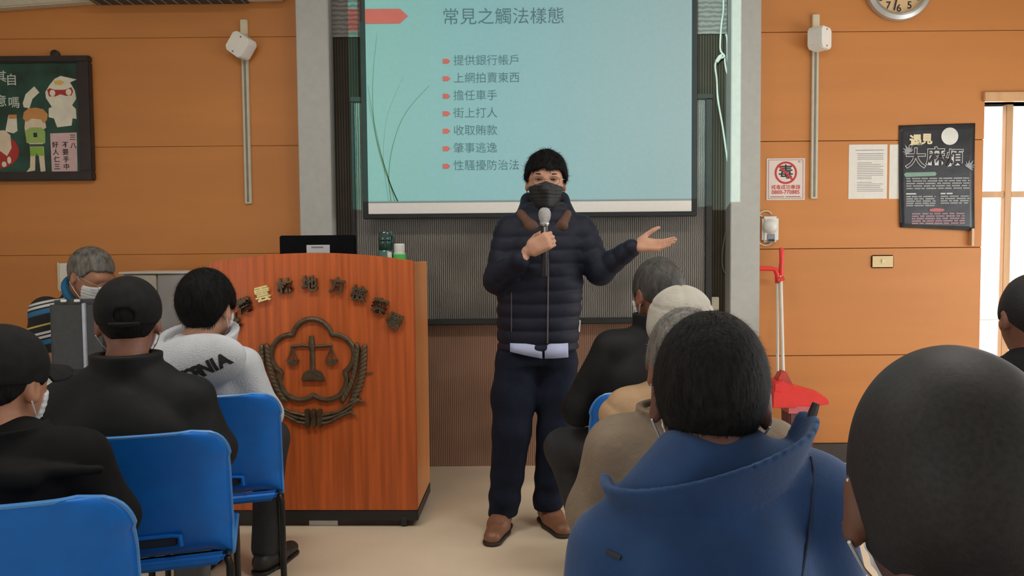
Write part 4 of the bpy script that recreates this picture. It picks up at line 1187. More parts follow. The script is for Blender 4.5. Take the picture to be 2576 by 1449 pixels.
def surface(f, lo, hi, h, smooth=1):
    """surface nets on a block-sparse grid -> vertices, quads"""
    lo = np.array(lo, float); hi = np.array(hi, float)
    B = 6
    nb = np.ceil((hi - lo) / (h * B)).astype(int)
    n = nb * B + 1
    c = np.stack(np.meshgrid(*[(np.arange(k) + 0.5) * B * h for k in nb], indexing='ij'), -1).reshape(-1, 3) + lo
    dc = f(c.astype(F32))
    near = np.abs(dc) < 1.5 * B * h
    near3 = near.reshape(nb)
    vals = np.repeat(np.repeat(np.repeat(np.where(dc < 0, -1, 1).astype(F32).reshape(nb), B, 0), B, 1), B, 2)
    vals = np.pad(vals, ((0, 1), (0, 1), (0, 1)), mode='edge')
    keep = np.zeros(n, bool)
    km = np.repeat(np.repeat(np.repeat(near3, B, 0), B, 1), B, 2)
    keep[:-1, :-1, :-1] |= km; keep[1:, :-1, :-1] |= km; keep[:-1, 1:, :-1] |= km; keep[:-1, :-1, 1:] |= km
    keep[1:, 1:, :-1] |= km; keep[1:, :-1, 1:] |= km; keep[:-1, 1:, 1:] |= km; keep[1:, 1:, 1:] |= km
    idx = np.argwhere(keep)
    out = np.empty(len(idx), F32)
    for i in range(0, len(idx), 400000):
        out[i:i + 400000] = f((idx[i:i + 400000] * h + lo).astype(F32))
    vals[keep] = out
    s = vals < 0
    cnt = np.zeros(n - 1, np.uint8)
    for a in (0, 1):
        for b in (0, 1):
            for d in (0, 1):
                cnt += s[a:n[0] - 1 + a, b:n[1] - 1 + b, d:n[2] - 1 + d]
    act = (cnt > 0) & (cnt < 8)
    ci = np.argwhere(act)
    vid = np.full(n - 1, -1, np.int64)
    vid[act] = np.arange(len(ci))
    off = np.array([(a, b, d) for a in (0, 1) for b in (0, 1) for d in (0, 1)])
    cv = np.stack([vals[ci[:, 0] + o[0], ci[:, 1] + o[1], ci[:, 2] + o[2]] for o in off], 1)
    acc = np.zeros((len(ci), 3)); num = np.zeros(len(ci))
    for i in range(8):
        for j in range(i + 1, 8):
            if np.abs(off[i] - off[j]).sum() == 1:
                a, b = cv[:, i], cv[:, j]
                x = (a < 0) != (b < 0)
                t = np.where(x, a / np.where(x, a - b, 1), 0)
                acc += np.where(x[:, None], off[i] + t[:, None] * (off[j] - off[i]), 0)
                num += x
    V = (ci + acc / num[:, None]) * h + lo
    Q = []
    for ax in range(3):
        o1, o2 = (ax + 1) % 3, (ax + 2) % 3
        sl0 = [slice(None)] * 3; sl1 = [slice(None)] * 3
        sl0[ax] = slice(0, -1); sl1[ax] = slice(1, None)
        A, Bs = s[tuple(sl0)], s[tuple(sl1)]
        e = np.argwhere(A != Bs)
        e = e[(e[:, o1] > 0) & (e[:, o2] > 0) & (e[:, o1] < n[o1] - 1) & (e[:, o2] < n[o2] - 1)]
        inside = A[e[:, 0], e[:, 1], e[:, 2]]
        def g(d1, d2):
            q = e.copy(); q[:, o1] += d1; q[:, o2] += d2
            return vid[q[:, 0], q[:, 1], q[:, 2]]
        q = np.stack([g(-1, -1), g(0, -1), g(0, 0), g(-1, 0)], 1)
        q[~inside] = q[~inside][:, ::-1]
        Q.append(q)
    Q = np.concatenate(Q)
    Q = Q[(Q >= 0).all(1)]
    for _ in range(smooth):
        E = np.concatenate([Q[:, [0, 1]], Q[:, [1, 2]], Q[:, [2, 3]], Q[:, [3, 0]]])
        S = np.zeros_like(V); c_ = np.zeros(len(V))
        np.add.at(S, E[:, 0], V[E[:, 1]]); np.add.at(S, E[:, 1], V[E[:, 0]])
        np.add.at(c_, E[:, 0], 1); np.add.at(c_, E[:, 1], 1)
        V = 0.5 * V + 0.5 * S / np.maximum(c_, 1)[:, None]
    return V, Q

def sculpt(name, f, lo, hi, h, m, parent, smooth=1):
    V, Q = surface(f, lo, hi, h, smooth)
    return mesh_obj(name, V, Q, m, parent, True)

def vnormals(V, Q):
    fn = np.cross(V[Q[:, 2]] - V[Q[:, 0]], V[Q[:, 3]] - V[Q[:, 1]])
    N = np.zeros_like(V)
    for k in range(4):
        np.add.at(N, Q[:, k], fn)
    return N / (np.linalg.norm(N, axis=1)[:, None] + 1e-12)

# ------------------------------------------------------------------ heads, hair, hands
def ear(s):
    R = (Matrix.Rotation(s * -0.35, 3, 'Z') @ Matrix.Rotation(0.15, 3, 'X'))
    c = (s * 0.081, -0.014, -0.012)
    return CUT(ell(c, (0.011, 0.020, 0.033), R), ell((s * 0.096, -0.008, -0.008), (0.012, 0.012, 0.022), R), 0.004)
def skull(extra=0.0):
    return U(0.05, ell((0, -0.010, 0.028), (0.077 + extra, 0.098 + extra, 0.096 + extra)), ell((0, 0.030, -0.040), (0.064 + extra, 0.066 + extra, 0.082 + extra)))
def head_f():
    base = U(0.03, skull(), ell((0, 0.062, -0.098), (0.030, 0.026, 0.024)), ell((0, 0.078, 0.022), (0.050, 0.018, 0.016)))
    base = CUT(base, ell((0.033, 0.103, -0.002), (0.022, 0.014, 0.013)), 0.012)
    base = CUT(base, ell((-0.033, 0.103, -0.002), (0.022, 0.014, 0.013)), 0.012)
    f = U(0.012, base, rc((0, 0.092, 0.004), (0, 0.112, -0.036), 0.008, 0.013), ell((0, 0.098, -0.040), (0.018, 0.012, 0.009)))
    f = U(0.008, f, ell((0, 0.090, -0.068), (0.024, 0.010, 0.006)), ell((0, 0.088, -0.079), (0.020, 0.010, 0.006)))
    return U(0.008, f, ear(-1), ear(1))
def hair_f(th=0.012, nape=-0.075, ear_z=0.0, side=-0.01, fringe=0.05, seed=1, rough=0.002, crown=(0, -0.01, 0.05)):
    shell = OFF(skull(), th)
    def cutz(P):
        zl = np.interp(P[:, 1], [-0.11, -0.07, -0.035, 0.0, 0.03, 0.055, 0.13], [nape, nape + 0.01, ear_z - 0.02, ear_z, side, fringe - 0.004, fringe]).astype(F32)
        return zl + 0.004 * np.sin(90 * P[:, 0]) - P[:, 2]
    f = AND(shell, cutz, 0.010)
    f = CUT(f, ell((0.093, -0.006, -0.018), (0.026, 0.026, 0.034)), 0.006)
    f = CUT(f, ell((-0.093, -0.006, -0.018), (0.026, 0.026, 0.034)), 0.006)
    return FOLD(f, rough, 120, seed, (1, 1, 0.35))
def add_strands(V, Q, n, ln, wd, seed, lift=0.35, jit=0.35):
    """short hairs standing out of the hair surface, as thin tapering slivers"""
    r = np.random.default_rng(seed)
    N = vnormals(V, Q)
    q = Q[r.integers(0, len(Q), n)]
    w = r.dirichlet((1, 1, 1, 1), n)
    p = (V[q] * w[:, :, None]).sum(1); nn = (N[q] * w[:, :, None]).sum(1)
    nn /= np.linalg.norm(nn, axis=1)[:, None]
    down = np.array([0, 0, -1.0]); tang = down - nn * (nn @ down)[:, None]
    tang /= np.linalg.norm(tang, axis=1)[:, None] + 1e-6
    d = tang + nn * lift + r.normal(size=(n, 3)) * jit
    d /= np.linalg.norm(d, axis=1)[:, None]
    sd = np.cross(d, nn); sd /= np.linalg.norm(sd, axis=1)[:, None] + 1e-6
    L_ = ln * r.uniform(0.5, 1.2, n)[:, None]
    a, b = p - nn * 0.002 - sd * wd, p - nn * 0.002 + sd * wd
    tip = p + d * L_ - nn * L_ * 0.12
    base = len(V)
    V2 = np.concatenate([V, np.stack([a, b, tip + sd * wd * 0.25, tip - sd * wd * 0.25], 1).reshape(-1, 3)])
    Q2 = np.concatenate([Q, np.arange(n * 4).reshape(n, 4) + base])
    return V2, Q2, nn
def build_hair(name, f, M, h, m, parent, strands=0, ln=0.02, wd=0.0006, seed=3, lift=0.35, jit=0.35, box=None):
    lo, hi = box or ((-0.14, -0.16, -0.13), (0.14, 0.16, 0.18))
    V, Q = surface(f, lo, hi, h, 1)
    V0, Q0 = V, Q
    if strands:
        V, Q, SN = add_strands(V, Q, strands, ln, wd, seed, lift, jit)
    V = V @ np.array(M)[:3, :3].T + np.array(M)[:3, 3]
    o = mesh_obj(name, V, Q, m, parent, True)
    if strands:          # hairs shade with the lie of the hair, not as loose facets
        NN = vnormals(V0, Q0)
        NN = np.concatenate([NN, np.repeat(SN, 4, 0)]) @ (np.array(M)[:3, :3] / np.linalg.norm(np.array(M)[:3, 0])).T
        o.data.normals_split_custom_set_from_vertices(NN.tolist())
    return o

def hand_f(w, d, n, lat, curl=(0.3, 0.3, 0.25), sc=1.0, thumb=(0.7, 0.5, 0.3), spread=0.06, curls=None):
    """wrist point, finger direction, palm normal, direction of the thumb side"""
    w = np.asarray(w, float); d = _n(d); n = np.asarray(n, float); n = _n(n - d * (n @ d)); lat = np.cross(n, d) * (1 if np.cross(n, d) @ np.asarray(lat, float) > 0 else -1)
    P_ = lambda a, b, c: w + (d * a + lat * b + n * c) * sc
    fs = [rc(P_(-0.02, 0, 0), P_(0.03, 0.0, 0), 0.024 * sc, 0.027 * sc, (n, 1.35))]
    for b0, b1 in ((-0.026, -0.028), (-0.009, -0.010), (0.009, 0.010), (0.026, 0.028)):
        fs.append(rc(P_(0.012, b0 * 0.8, 0), P_(0.088, b1, 0), 0.017 * sc, 0.0125 * sc))
    fs.append(rc(P_(0.02, 0.028, 0.010), P_(0.06, 0.022, 0.008), 0.016 * sc, 0.012 * sc))
    f = U(0.010 * sc, *fs)
    fingers = []
    for i, (b, ln) in enumerate(((0.029, 0.072), (0.0098, 0.080), (-0.0098, 0.074), (-0.028, 0.058))):
        cu = curls[i] if curls else curl
        p = P_(0.088, b, 0.0)
        ang, sp = 0.0, spread * (1.5 - i)
        dd = _n(d + lat * sp)
        r = 0.0095 if i < 3 else 0.0082
        for j, fr in enumerate((0.48, 0.30, 0.22)):
            ang += cu[j]
            v = dd * math.cos(ang) + n * math.sin(ang)
            q = p + v * ln * fr * sc
            fingers.append(rc(p, q, r * sc, (r - 0.0009) * sc)); p = q; r -= 0.0009
    a, b, c = thumb
    p0 = P_(0.012, 0.028, 0.008)
    t1 = _n(d * (1 - a) + lat * a + n * b * 0.6); p1 = p0 + t1 * 0.042 * sc
    t2 = _n(d * (1 - a * 0.6) + lat * a * 0.6 + n * b); p2 = p1 + t2 * 0.034 * sc
    t3 = _n(t2 + n * c); p3 = p2 + t3 * 0.026 * sc
    fingers += [rc(p0, p1, 0.0155 * sc, 0.0115 * sc), rc(p1, p2, 0.0115 * sc, 0.0098 * sc), rc(p2, p3, 0.0098 * sc, 0.0080 * sc)]
    full = lambda P: smin(f(P), U(0.003, *fingers)(P), 0.006 * sc)
    return BND(full, w + d * 0.08 * sc, 0.17 * sc)

M_SKIN = mat('skin_tan', (0.36, 0.165, 0.095), 0.5, 0.10, 30, 0.05, 120)
M_SKIN2 = mat('skin_light', (0.50, 0.26, 0.17), 0.5, 0.10, 30, 0.05, 120)
M_SKIN3 = mat('skin_deep', (0.22, 0.09, 0.055), 0.5, 0.10, 30, 0.05, 120)
M_SKIN_SHADE = mat('skin_shaded', (0.13, 0.055, 0.035), 0.5, 0.10, 30, 0.05, 120)  # skin darkened in its colour for the shade on the two nearest heads
M_HAIR = mat('black_hair', (0.010, 0.009, 0.009), 0.6, 0.4, 90, 0.35, 160, stretch=(1, 1, 0.25), spec=0.08)
M_HAIR2 = mat('soft_black_hair', (0.014, 0.0125, 0.0125), 0.7, 0.5, 120, 0.5, 220, stretch=(1, 1, 0.25), spec=0.15)
M_HAIRG = mat('grey_hair', (0.13, 0.12, 0.105), 0.55, 0.6, 60, 0.5, 160, stretch=(1, 1, 0.25))
M_HAIRS = mat('salt_hair', (0.045, 0.042, 0.038), 0.55, 0.6, 60, 0.5, 160, stretch=(1, 1, 0.25))
M_MASKW = mat('white_mask', (0.66, 0.68, 0.70), 0.7, 0.04, 30)
M_MASKB = mat('black_mask', (0.010, 0.011, 0.013), 0.65, 0.3, 30, 0.1, 90)
M_SHOEB = mat('dark_shoe', (0.025, 0.022, 0.02), 0.5)

def M4(loc, yaw=0.0, pitch=0.0, roll=0.0, s=1.0):
    """head frame: pitch > 0 looks down, roll > 0 tilts to its right"""
    return np.array(Matrix.Translation(loc) @ Matrix.Rotation(yaw, 4, 'Z') @ Matrix.Rotation(-pitch, 4, 'X') @ Matrix.Rotation(roll, 4, 'Y') @ Matrix.Scale(s, 4))
def hp(M, p):
    return (M @ np.array([*p, 1.0]))[:3]
def mask_f():
    base = OFF(U(0.03, skull(), ell((0, 0.062, -0.098), (0.030, 0.026, 0.026))), 0.005)
    tent = U(0.025, base, rc((0, 0.098, -0.006), (0, 0.112, -0.040), 0.010, 0.017), rc((0, 0.112, -0.040), (0, 0.092, -0.100), 0.018, 0.018))
    f = AND(tent, plane((0, -1, 0.10), -0.040), 0.004)
    f = AND(f, lambda P: P[:, 2] + 0.006 + 0.28 * np.abs(P[:, 0]), 0.004)
    f = AND(f, plane((0, -0.15, -1), 0.108), 0.006)
    return lambda P: f(P) - 0.0014 * np.sin(P[:, 2] * 420) * np.clip(1 - np.abs(P[:, 2] + 0.06) / 0.045, 0, 1)
def add_mask(M, m, parent, h=0.004):
    V, Q = surface(mask_f(), (-0.09, 0.0, -0.14), (0.09, 0.15, 0.03), h, 1)
    V = V @ M[:3, :3].T + M[:3, 3]
    o = mesh_obj('face_mask', V, Q, m, parent, True)
    for s in (-1, 1):
        for a, b in (((s * 0.066, 0.040, -0.026), (s * 0.084, -0.020, 0.016)), ((s * 0.054, 0.036, -0.098), (s * 0.086, -0.024, -0.036))):
            mid = ((a[0] + b[0]) / 2 + s * 0.004, (a[1] + b[1]) / 2, (a[2] + b[2]) / 2)
            MB().tube([Vector(hp(M, p)) for p in (a, mid, b)], 0.0018, 6).build('ear_loop', m, o, True)
    return o
def shoe_f(heel, toe_dir, s=1.0):
    heel = np.asarray(heel, float); d = _n([toe_dir[0], toe_dir[1], 0]); up = np.array([0, 0, 1.0])
    q = lambda a, z: heel + d * a * s + up * z * s
    f = U(0.03, rc(q(0.02, 0.045), q(0.10, 0.045), 0.040 * s, 0.044 * s), rc(q(0.10, 0.04), q(0.215, 0.030), 0.046 * s, 0.036 * s, (up, 1.25)))
    f = CUT(f, rc(q(0.015, 0.105), q(0.075, 0.11), 0.030 * s, 0.034 * s), 0.01)
    sole = AND(AND(U(0.02, rc(q(0.02, 0.01), q(0.10, 0.01), 0.043 * s, 0.047 * s), rc(q(0.10, 0.01), q(0.212, 0.01), 0.049 * s, 0.041 * s)), plane((0, 0, 1), 0.016 * s)), plane((0, 0, -1), 0.0))
    up_f = AND(f, plane((0, 0, -1), -0.012 * s), 0.004)
    return up_f, sole

def skin_body(M, sp):
    """one continuous surface: head, neck, trunk, arms, hands, legs"""
    parts = [BND(XF(head_f(), M), hp(M, (0, 0, 0)), 0.26)]
    parts.append(rc(hp(M, (0, -0.028, -0.06)), sp['neck'], 0.055 * sp.get('nk', 1), 0.062 * sp.get('nk', 1)))
    parts.append(rc(sp['neck'], sp['chest'], 0.062, 0.095))
    parts.append(rc(sp['chest'], sp['pelvis'], 0.10, 0.105))
    for k in ('r', 'l'):
        S_, E_, W_ = sp['sh' + k], sp['el' + k], sp['wr' + k]
        parts += [rc(sp['chest'], S_, 0.08, 0.05), rc(S_, E_, 0.046, 0.038), rc(E_, W_, 0.038, 0.026)]
        parts += [rc(sp['pelvis'], sp['hip' + k], 0.09, 0.075), rc(sp['hip' + k], sp['kn' + k], 0.070, 0.050), rc(sp['kn' + k], sp['an' + k], 0.046, 0.034)]
    f = U(0.02, *parts)
    hs = [sp['hand' + k] for k in ('r', 'l')]
    return lambda P: smin(smin(f(P), hs[0](P), 0.01), hs[1](P), 0.01)

def collar_f(c, a, b, z0, z1, flare=0.0, th=0.006, tx=0.0, ty=0.0, front=None):
    """standing collar: flaring elliptical band around the neck"""
    c = np.asarray(c, F32)
    def f(P):
        q = P - c
        z = q[:, 2] - tx * q[:, 0] - ty * q[:, 1]
        k = np.clip(z - z0, -0.02, 0.2) * flare
        A, Bq = a + k, b + k
        d = np.abs((np.sqrt((q[:, 0] / A) ** 2 + (q[:, 1] / Bq) ** 2) - 1) * np.minimum(A, Bq)) - th
        d = smax(d, z - z1, 0.006)
        d = smax(d, (z0 - 0.03) - z, 0.006)
        if front is not None:
            d = smax(d, q[:, 1] - front, 0.006)
        return d
    return f

def seated(name_label, x, row, yaw=0.0, top=1.2, hx=0.0, hyaw=0.0, hpitch=0.0, hroll=0.0, hs=1.0, lean=0.0, tilt=0.0, sw=1.0, dy=0.0,
           cloth=None, trousers=None, skin=None, hair=None, collar=None, extra=None, quilt=None, fold=(0.006, 20, 1), h=0.0065, mask=None,
           hy=0.0, slope=0.0, sroll=0.0, legs=None, ek=0.02, elbow=(0.27, 0.05, 0.68), arm_r=1.0, shoes=True, drop=0.0):
    """a person sitting on a chair of the given row, facing the front wall (+y)"""
    root = thing('person', name_label, 'person', (x, row + 0.205 + dy, 0), yaw)
    hc = np.array((hx, 0.03 + lean * 0.55 + hy, top - 0.128 * hs))
    M = M4(hc, hyaw, hpitch, hroll, hs)
    zs = top - 0.27 * hs - drop
    def ax(z): return np.array((tilt * (z - 0.5), lean * (z - 0.5) - 0.005, z))
    sp = dict(neck=ax(zs + 0.02), chest=ax(zs - 0.15), pelvis=np.array((0, 0, 0.545)))
    for k, s in (('r', 1), ('l', -1)):
        sp['sh' + k] = ax(zs - 0.045) + (s * 0.165 * sw, 0.0, s * sroll - slope)
        sp['el' + k] = np.array((s * elbow[0] * sw, elbow[1] + lean * 0.25, elbow[2]))
        sp['wr' + k] = np.array((s * 0.09, 0.20, 0.640))
        sp['hip' + k] = np.array((s * 0.085, 0.02, 0.535)); sp['kn' + k] = np.array((s * 0.125, 0.30, 0.52)); sp['an' + k] = np.array((s * 0.125, 0.24, 0.09))
        if legs and k in legs:
            sp['kn' + k], sp['an' + k] = np.array(legs[k][0]), np.array(legs[k][1])
        sp['hand' + k] = hand_f(sp['wr' + k], (-s * 0.25, 0.9, -0.12), (0, -0.15, -1), (-s, 0, 0), curl=(0.25, 0.25, 0.2))
    body = sculpt('body', skin_body(M, sp), (-0.40, -0.22, 0.02), (0.40, 0.42, top + 0.03), h, skin, root)
    # trousers
    tf = U(0.04, ell((0, -0.01, 0.53), (0.175, 0.135, 0.09)), *[rc(sp['hip' + k], sp['kn' + k], 0.092, 0.072) for k in 'rl'], *[rc(sp['kn' + k], sp['an' + k], 0.068, 0.056) for k in 'rl'])
    tf = AND(tf, plane((0, 0, -1), -0.055), 0.01)
    tf = AND(tf, plane((0, -0.25, -1), -0.435 if False else 0.2), 0.02)
    sculpt('trousers', FOLD(tf, 0.005, 30, 5), (-0.26 - (0.2 if legs else 0), -0.19, 0.04), (0.26, 0.40, 0.66), 0.0105, trousers, root)
    if shoes:
        for s in (-1, 1):
            an = sp['an' + ('r' if s > 0 else 'l')]; sx_, sy_ = an[0], an[1]
            u, so = shoe_f((sx_, sy_ - 0.06, 0), (s * 0.15, 1))
            sh = sculpt('shoe', u, (sx_ - 0.12, sy_ - 0.12, 0.0), (sx_ + 0.12, sy_ + 0.24, 0.11), 0.0075, M_SHOEB, root)
            sculpt('sole', so, (sx_ - 0.12, sy_ - 0.12, -0.006), (sx_ + 0.12, sy_ + 0.24, 0.03), 0.006, M_BLACK, sh, 0)
    # jacket
    st = []
    for z, rx, ry, dy_ in ((0.475, 0.180, 0.138, 0.0), (0.58, 0.180, 0.138, -0.004), (0.70, 0.188, 0.135, -0.012), (zs - 0.17, 0.205, 0.132, -0.016), (zs - 0.085, 0.200 - slope * 0.8, 0.120, -0.012), (zs - 0.02, 0.150 - slope * 0.6, 0.098, -0.004), (zs + 0.025, 0.100, 0.080, 0.004), (zs + 0.045, 0.080, 0.074, 0.010)):
        c = ax(z); st.append((z, c[0], c[1] + dy_, rx * sw, ry))
    jf = [loft(st, 0.015, None if quilt is None else (quilt[0], quilt[1], 0.0))]
    for k, s in (('r', 1), ('l', -1)):
        S_ = sp['sh' + k] + np.array((s * 0.012, 0, 0.0)); E_ = sp['el' + k]; W_ = sp['wr' + k]
        jf.append(rc(ax(zs - 0.005) + (s * 0.03, -0.01, 0), S_, 0.068, 0.060))
        jf.append(rc(S_, E_, 0.070 * arm_r, 0.060 * arm_r, quilt=quilt)); jf.append(rc(E_, E_ + (W_ - E_) * 0.93, 0.059 * arm_r, 0.046 * arm_r, quilt=quilt))
    f = FOLD(U(0.035, *jf), *fold)
    if collar:
        cf = collar(ax(zs + 0.03))
        f0 = f; f = lambda P: smin(f0(P), cf(P), 0.008)
    if extra:
        ef = extra(ax, zs); f1 = f; f = lambda P: smin(f1(P), ef(P), ek)
    f2 = f
    # clear the hands
    f = AND(f2, lambda P: -(ell((0, 0.27, 0.61), (0.13, 0.05, 0.06))(P)), 0.01)
    jk = sculpt('jacket', f, (-0.45, -0.30, 0.44), (0.45, 0.36, zs + 0.20), h, cloth, root)
    if mask:
        add_mask(M, mask, root)
    return root, M, jk, ax, zs

M_NAVYT = mat('dark_trousers', (0.022, 0.022, 0.026), 0.8, 0.2, 20, 0.2, 120)
M_GREYT = mat('grey_trousers', (0.10, 0.10, 0.10), 0.8, 0.25, 20, 0.3, 100)
M_BLKJ = mat('black_jacket', (0.007, 0.0068, 0.0075), 0.8, 0.3, 14, 0.10, 40, spec=0.15)
M_BLKJ2 = mat('black_nylon', (0.008, 0.0085, 0.009), 0.65, 0.3, 14, 0.14, 30, spec=0.22)
M_HOODIE = mat('white_fleece', (0.50, 0.52, 0.55), 0.9, 0.06, 20, 0.3, 160)
M_TAN = mat('tan_puffer', (0.38, 0.235, 0.12), 0.6, 0.08, 14, 0.2, 60)
M_KHAKI = mat('khaki_jacket', (0.19, 0.140, 0.095), 0.75, 0.12, 14, 0.35, 60)
M_BLUEJ = mat('blue_jacket', (0.009, 0.046, 0.142), 0.85, 0.16, 14, 0.10, 140, sheen=0.1)
M_BLUEJD = mat('blue_jacket_lining', (0.012, 0.02, 0.05), 0.8, 0.2)
M_CAPB = mat('black_cap', (0.009, 0.0085, 0.0085), 0.85, 0.3, 40, 0.08, 200, spec=0.2)
M_CAPW = mat('beige_cap', (0.42, 0.39, 0.34), 0.85, 0.10, 16, 0.4, 60)

def cap_f(depth=0.018, tilt=0.12, w=0.0):
    crown = ell((0, -0.008, 0.036), (0.092 + w, 0.114 + w, 0.100 + w))
    f = AND(crown, plane((0, -tilt, -1), -depth), 0.004)
    return f
def brim_f(z=0.012, ln=0.075, droop=2.2):
    d = AND(ell((0, 0.088, z), (0.082, ln + 0.03, 0.030 + droop * 0.004)), lambda P: np.abs(P[:, 2] - (z + 0.012 - droop * P[:, 0] ** 2 - 0.12 * (P[:, 1] - 0.1))) - 0.0034 * np.sqrt(1 + (2 * droop * P[:, 0]) ** 2), 0.002)
    return AND(d, plane((0, -1, 0), -0.07), 0.004)
def in_head(M, V): return V @ M[:3, :3].T + M[:3, 3]
def head_part(name, f, M, h, m, parent, box=((-0.15, -0.17, -0.16), (0.15, 0.24, 0.18))):
    V, Q = surface(f, box[0], box[1], h, 1)
    return mesh_obj(name, in_head(M, V), Q, m, parent, True)
def glasses(M, parent, m, lens=False):
    fr = []
    g = MB()
    for s in (-1, 1):
        pts = [Vector(hp(M, (s * 0.033 + 0.025 * math.cos(a), 0.112 - 0.06 * abs(s * 0.033 + 0.025 * math.cos(a) - s * 0.01), -0.004 + 0.018 * math.sin(a)))) for a in np.linspace(0, 2 * PI, 20, endpoint=False)]
        g.tube(pts, 0.0013, 6, closed=True)
        g.tube([Vector(hp(M, p)) for p in ((s * 0.057, 0.108, 0.0), (s * 0.074, 0.095, 0.004), (s * 0.082, 0.02, 0.006), (s * 0.083, -0.02, 0.0))], 0.0015, 6)
    g.tube([Vector(hp(M, p)) for p in ((-0.009, 0.112, 0.0), (0, 0.116, 0.003), (0.009, 0.112, 0.0))], 0.0013, 6)
    return g.build('glasses', m, parent, True)

# --- person in a dark cap, bottom left corner
r, M, jk, ax, zs = seated('person in dark cap and black hooded jacket in the bottom left corner', -1.165, ROWS[2], 0.22, top=1.115, hs=1.02, hyaw=-0.26, hpitch=0.06, hx=0.0,
    cloth=M_BLKJ, trousers=M_NAVYT, skin=M_SKIN, sw=0.90, fold=(0.012, 32, 3), collar=lambda c: collar_f(c, 0.095, 0.09, 0.0, 0.02, 0.3), mask=M_MASKW, h=0.006, elbow=(0.245, 0.02, 0.66), drop=-0.01,
    extra=lambda ax, zs: U(0.02, rc(ax(zs - 0.02) + (-0.12, -0.10, 0.01), ax(zs - 0.05) + (0.10, -0.11, 0.0), 0.035, 0.028), rc(ax(zs - 0.03) + (0.12, -0.10, -0.01), ax(zs - 0.035) + (0.235, -0.085, -0.012), 0.018, 0.010)))
build_hair('hair', hair_f(0.006, -0.06, 0.0, -0.01, 0.05, 2, 0.001), M, 0.005, M_HAIR, r, 1500, 0.008, 0.0005)
cap = head_part('cap', cap_f(0.0, 0.05, 0.0), M, 0.005, M_CAPB, r); head_part('cap_brim', brim_f(0.024, 0.105, 8.0), M, 0.004, M_CAPB, cap)

# --- person in black cap and black jacket
r, M, jk, ax, zs = seated('person in black cap and black jacket on the fully seen blue chair', -1.16, ROWS[3], 0.22, top=1.205, hs=1.03, hyaw=0.12, hpitch=0.02, hx=0.0, lean=0.06,
    cloth=M_BLKJ2, trousers=M_GREYT, skin=M_SKIN3, sw=1.0, fold=(0.013, 30, 8), collar=lambda c: collar_f(c, 0.080, 0.082, -0.03, 0.036, 0.10, 0.016), mask=M_MASKW, h=0.006, slope=0.045, arm_r=1.05, elbow=(0.235, 0.04, 0.66), drop=0.01)
build_hair('hair', hair_f(0.006, -0.075, 0.0, -0.01, 0.05, 2, 0.001), M, 0.005, M_HAIR, r, 2000, 0.009, 0.0005)
cap = head_part('cap', CUT(cap_f(-0.008, 0.02), ell((0, -0.118, 0.022), (0.030, 0.03, 0.024)), 0.003), M, 0.0045, M_CAPB, r); head_part('cap_brim', brim_f(0.005), M, 0.004, M_CAPB, cap)
MB().tube([Vector(hp(M, (0.090 * math.sin(a), -0.006 - 0.110 * math.cos(a), -0.002))) for a in np.linspace(-0.45, 0.45, 9)], 0.008, 6).build('cap_strap', M_CAPB, cap, True)
glasses(M, r, M_BLACK)

# --- person in the white hoodie
r, M, jk, ax, zs = seated('person in white hoodie with black lettering beside the lectern', -1.165, ROWS[4], -0.15, top=1.212, hs=1.06, hyaw=0.02, hpitch=0.0, hx=0.02,
    cloth=M_HOODIE, trousers=M_NAVYT, skin=M_SKIN2, sw=0.97, fold=(0.006, 22, 12), mask=M_MASKW, h=0.006, ek=0.006, slope=0.02, elbow=(0.25, 0.03, 0.68),
    extra=lambda ax, zs: U(0.012, collar_f(ax(zs + 0.015), 0.112, 0.105, -0.03, 0.045, 0.30, 0.016, ty=0.30), AND(ell(ax(zs - 0.045) + (0.035, -0.112, 0), (0.215, 0.074, 0.108), Matrix.Rotation(-0.22, 3, 'Y')), plane((0, 1, 0), ax(zs)[1] - 0.02), 0.02)))
build_hair('hair', hair_f(0.018, -0.078, 0.005, -0.01, 0.045, 4, 0.0015), M, 0.005, M_HAIR, r, 9000, 0.022, 0.0006, lift=0.30, jit=0.26)
hood_bvh = BVHTree.FromPolygons([p.co.copy() for p in jk.data.vertices], [tuple(p.vertices) for p in jk.data.polygons])
M_PRINT = mat('black_print', (0.012, 0.012, 0.014), 0.85)
letters = 'CALIFORNIA'
c0 = ax(zs - 0.080) + np.array((0.062, 0, 0.018))
for i, ch in enumerate(letters):
    u = (i - 4.5) * 0.0285
    o = text('printed_letter', ch, 0.060, M_PRINT, r, (0, 0, 0), weight=0.0032, align='CENTER')
    ang = 1.0 * u + 0.36
    bm = bmesh.new(); bm.from_mesh(o.data); bmesh.ops.triangulate(bm, faces=bm.faces)
    for _ in range(2):
        bmesh.ops.subdivide_edges(bm, edges=[e for e in bm.edges if e.calc_length() > 0.006], cuts=1, use_grid_fill=True)
    bmesh.ops.triangulate(bm, faces=bm.faces); bm.to_mesh(o.data); bm.free()
    for p in o.data.vertices:
        lx, lz = p.co.x, p.co.y
        xx = c0[0] + u + lx * math.cos(ang) - lz * math.sin(ang)
        zz = c0[2] - 0.012 + 0.5 * u * u + 0.36 * u + lx * math.sin(ang) + lz * math.cos(ang)
        hit = hood_bvh.ray_cast(Vector((xx, -1.0, zz)), Vector((0, 1, 0)))
        yy = hit[0].y if hit[0] is not None else c0[1] - 0.16
        p.co = Vector((xx, yy - 0.0025, zz))
    o.rotation_euler = (0, 0, 0)

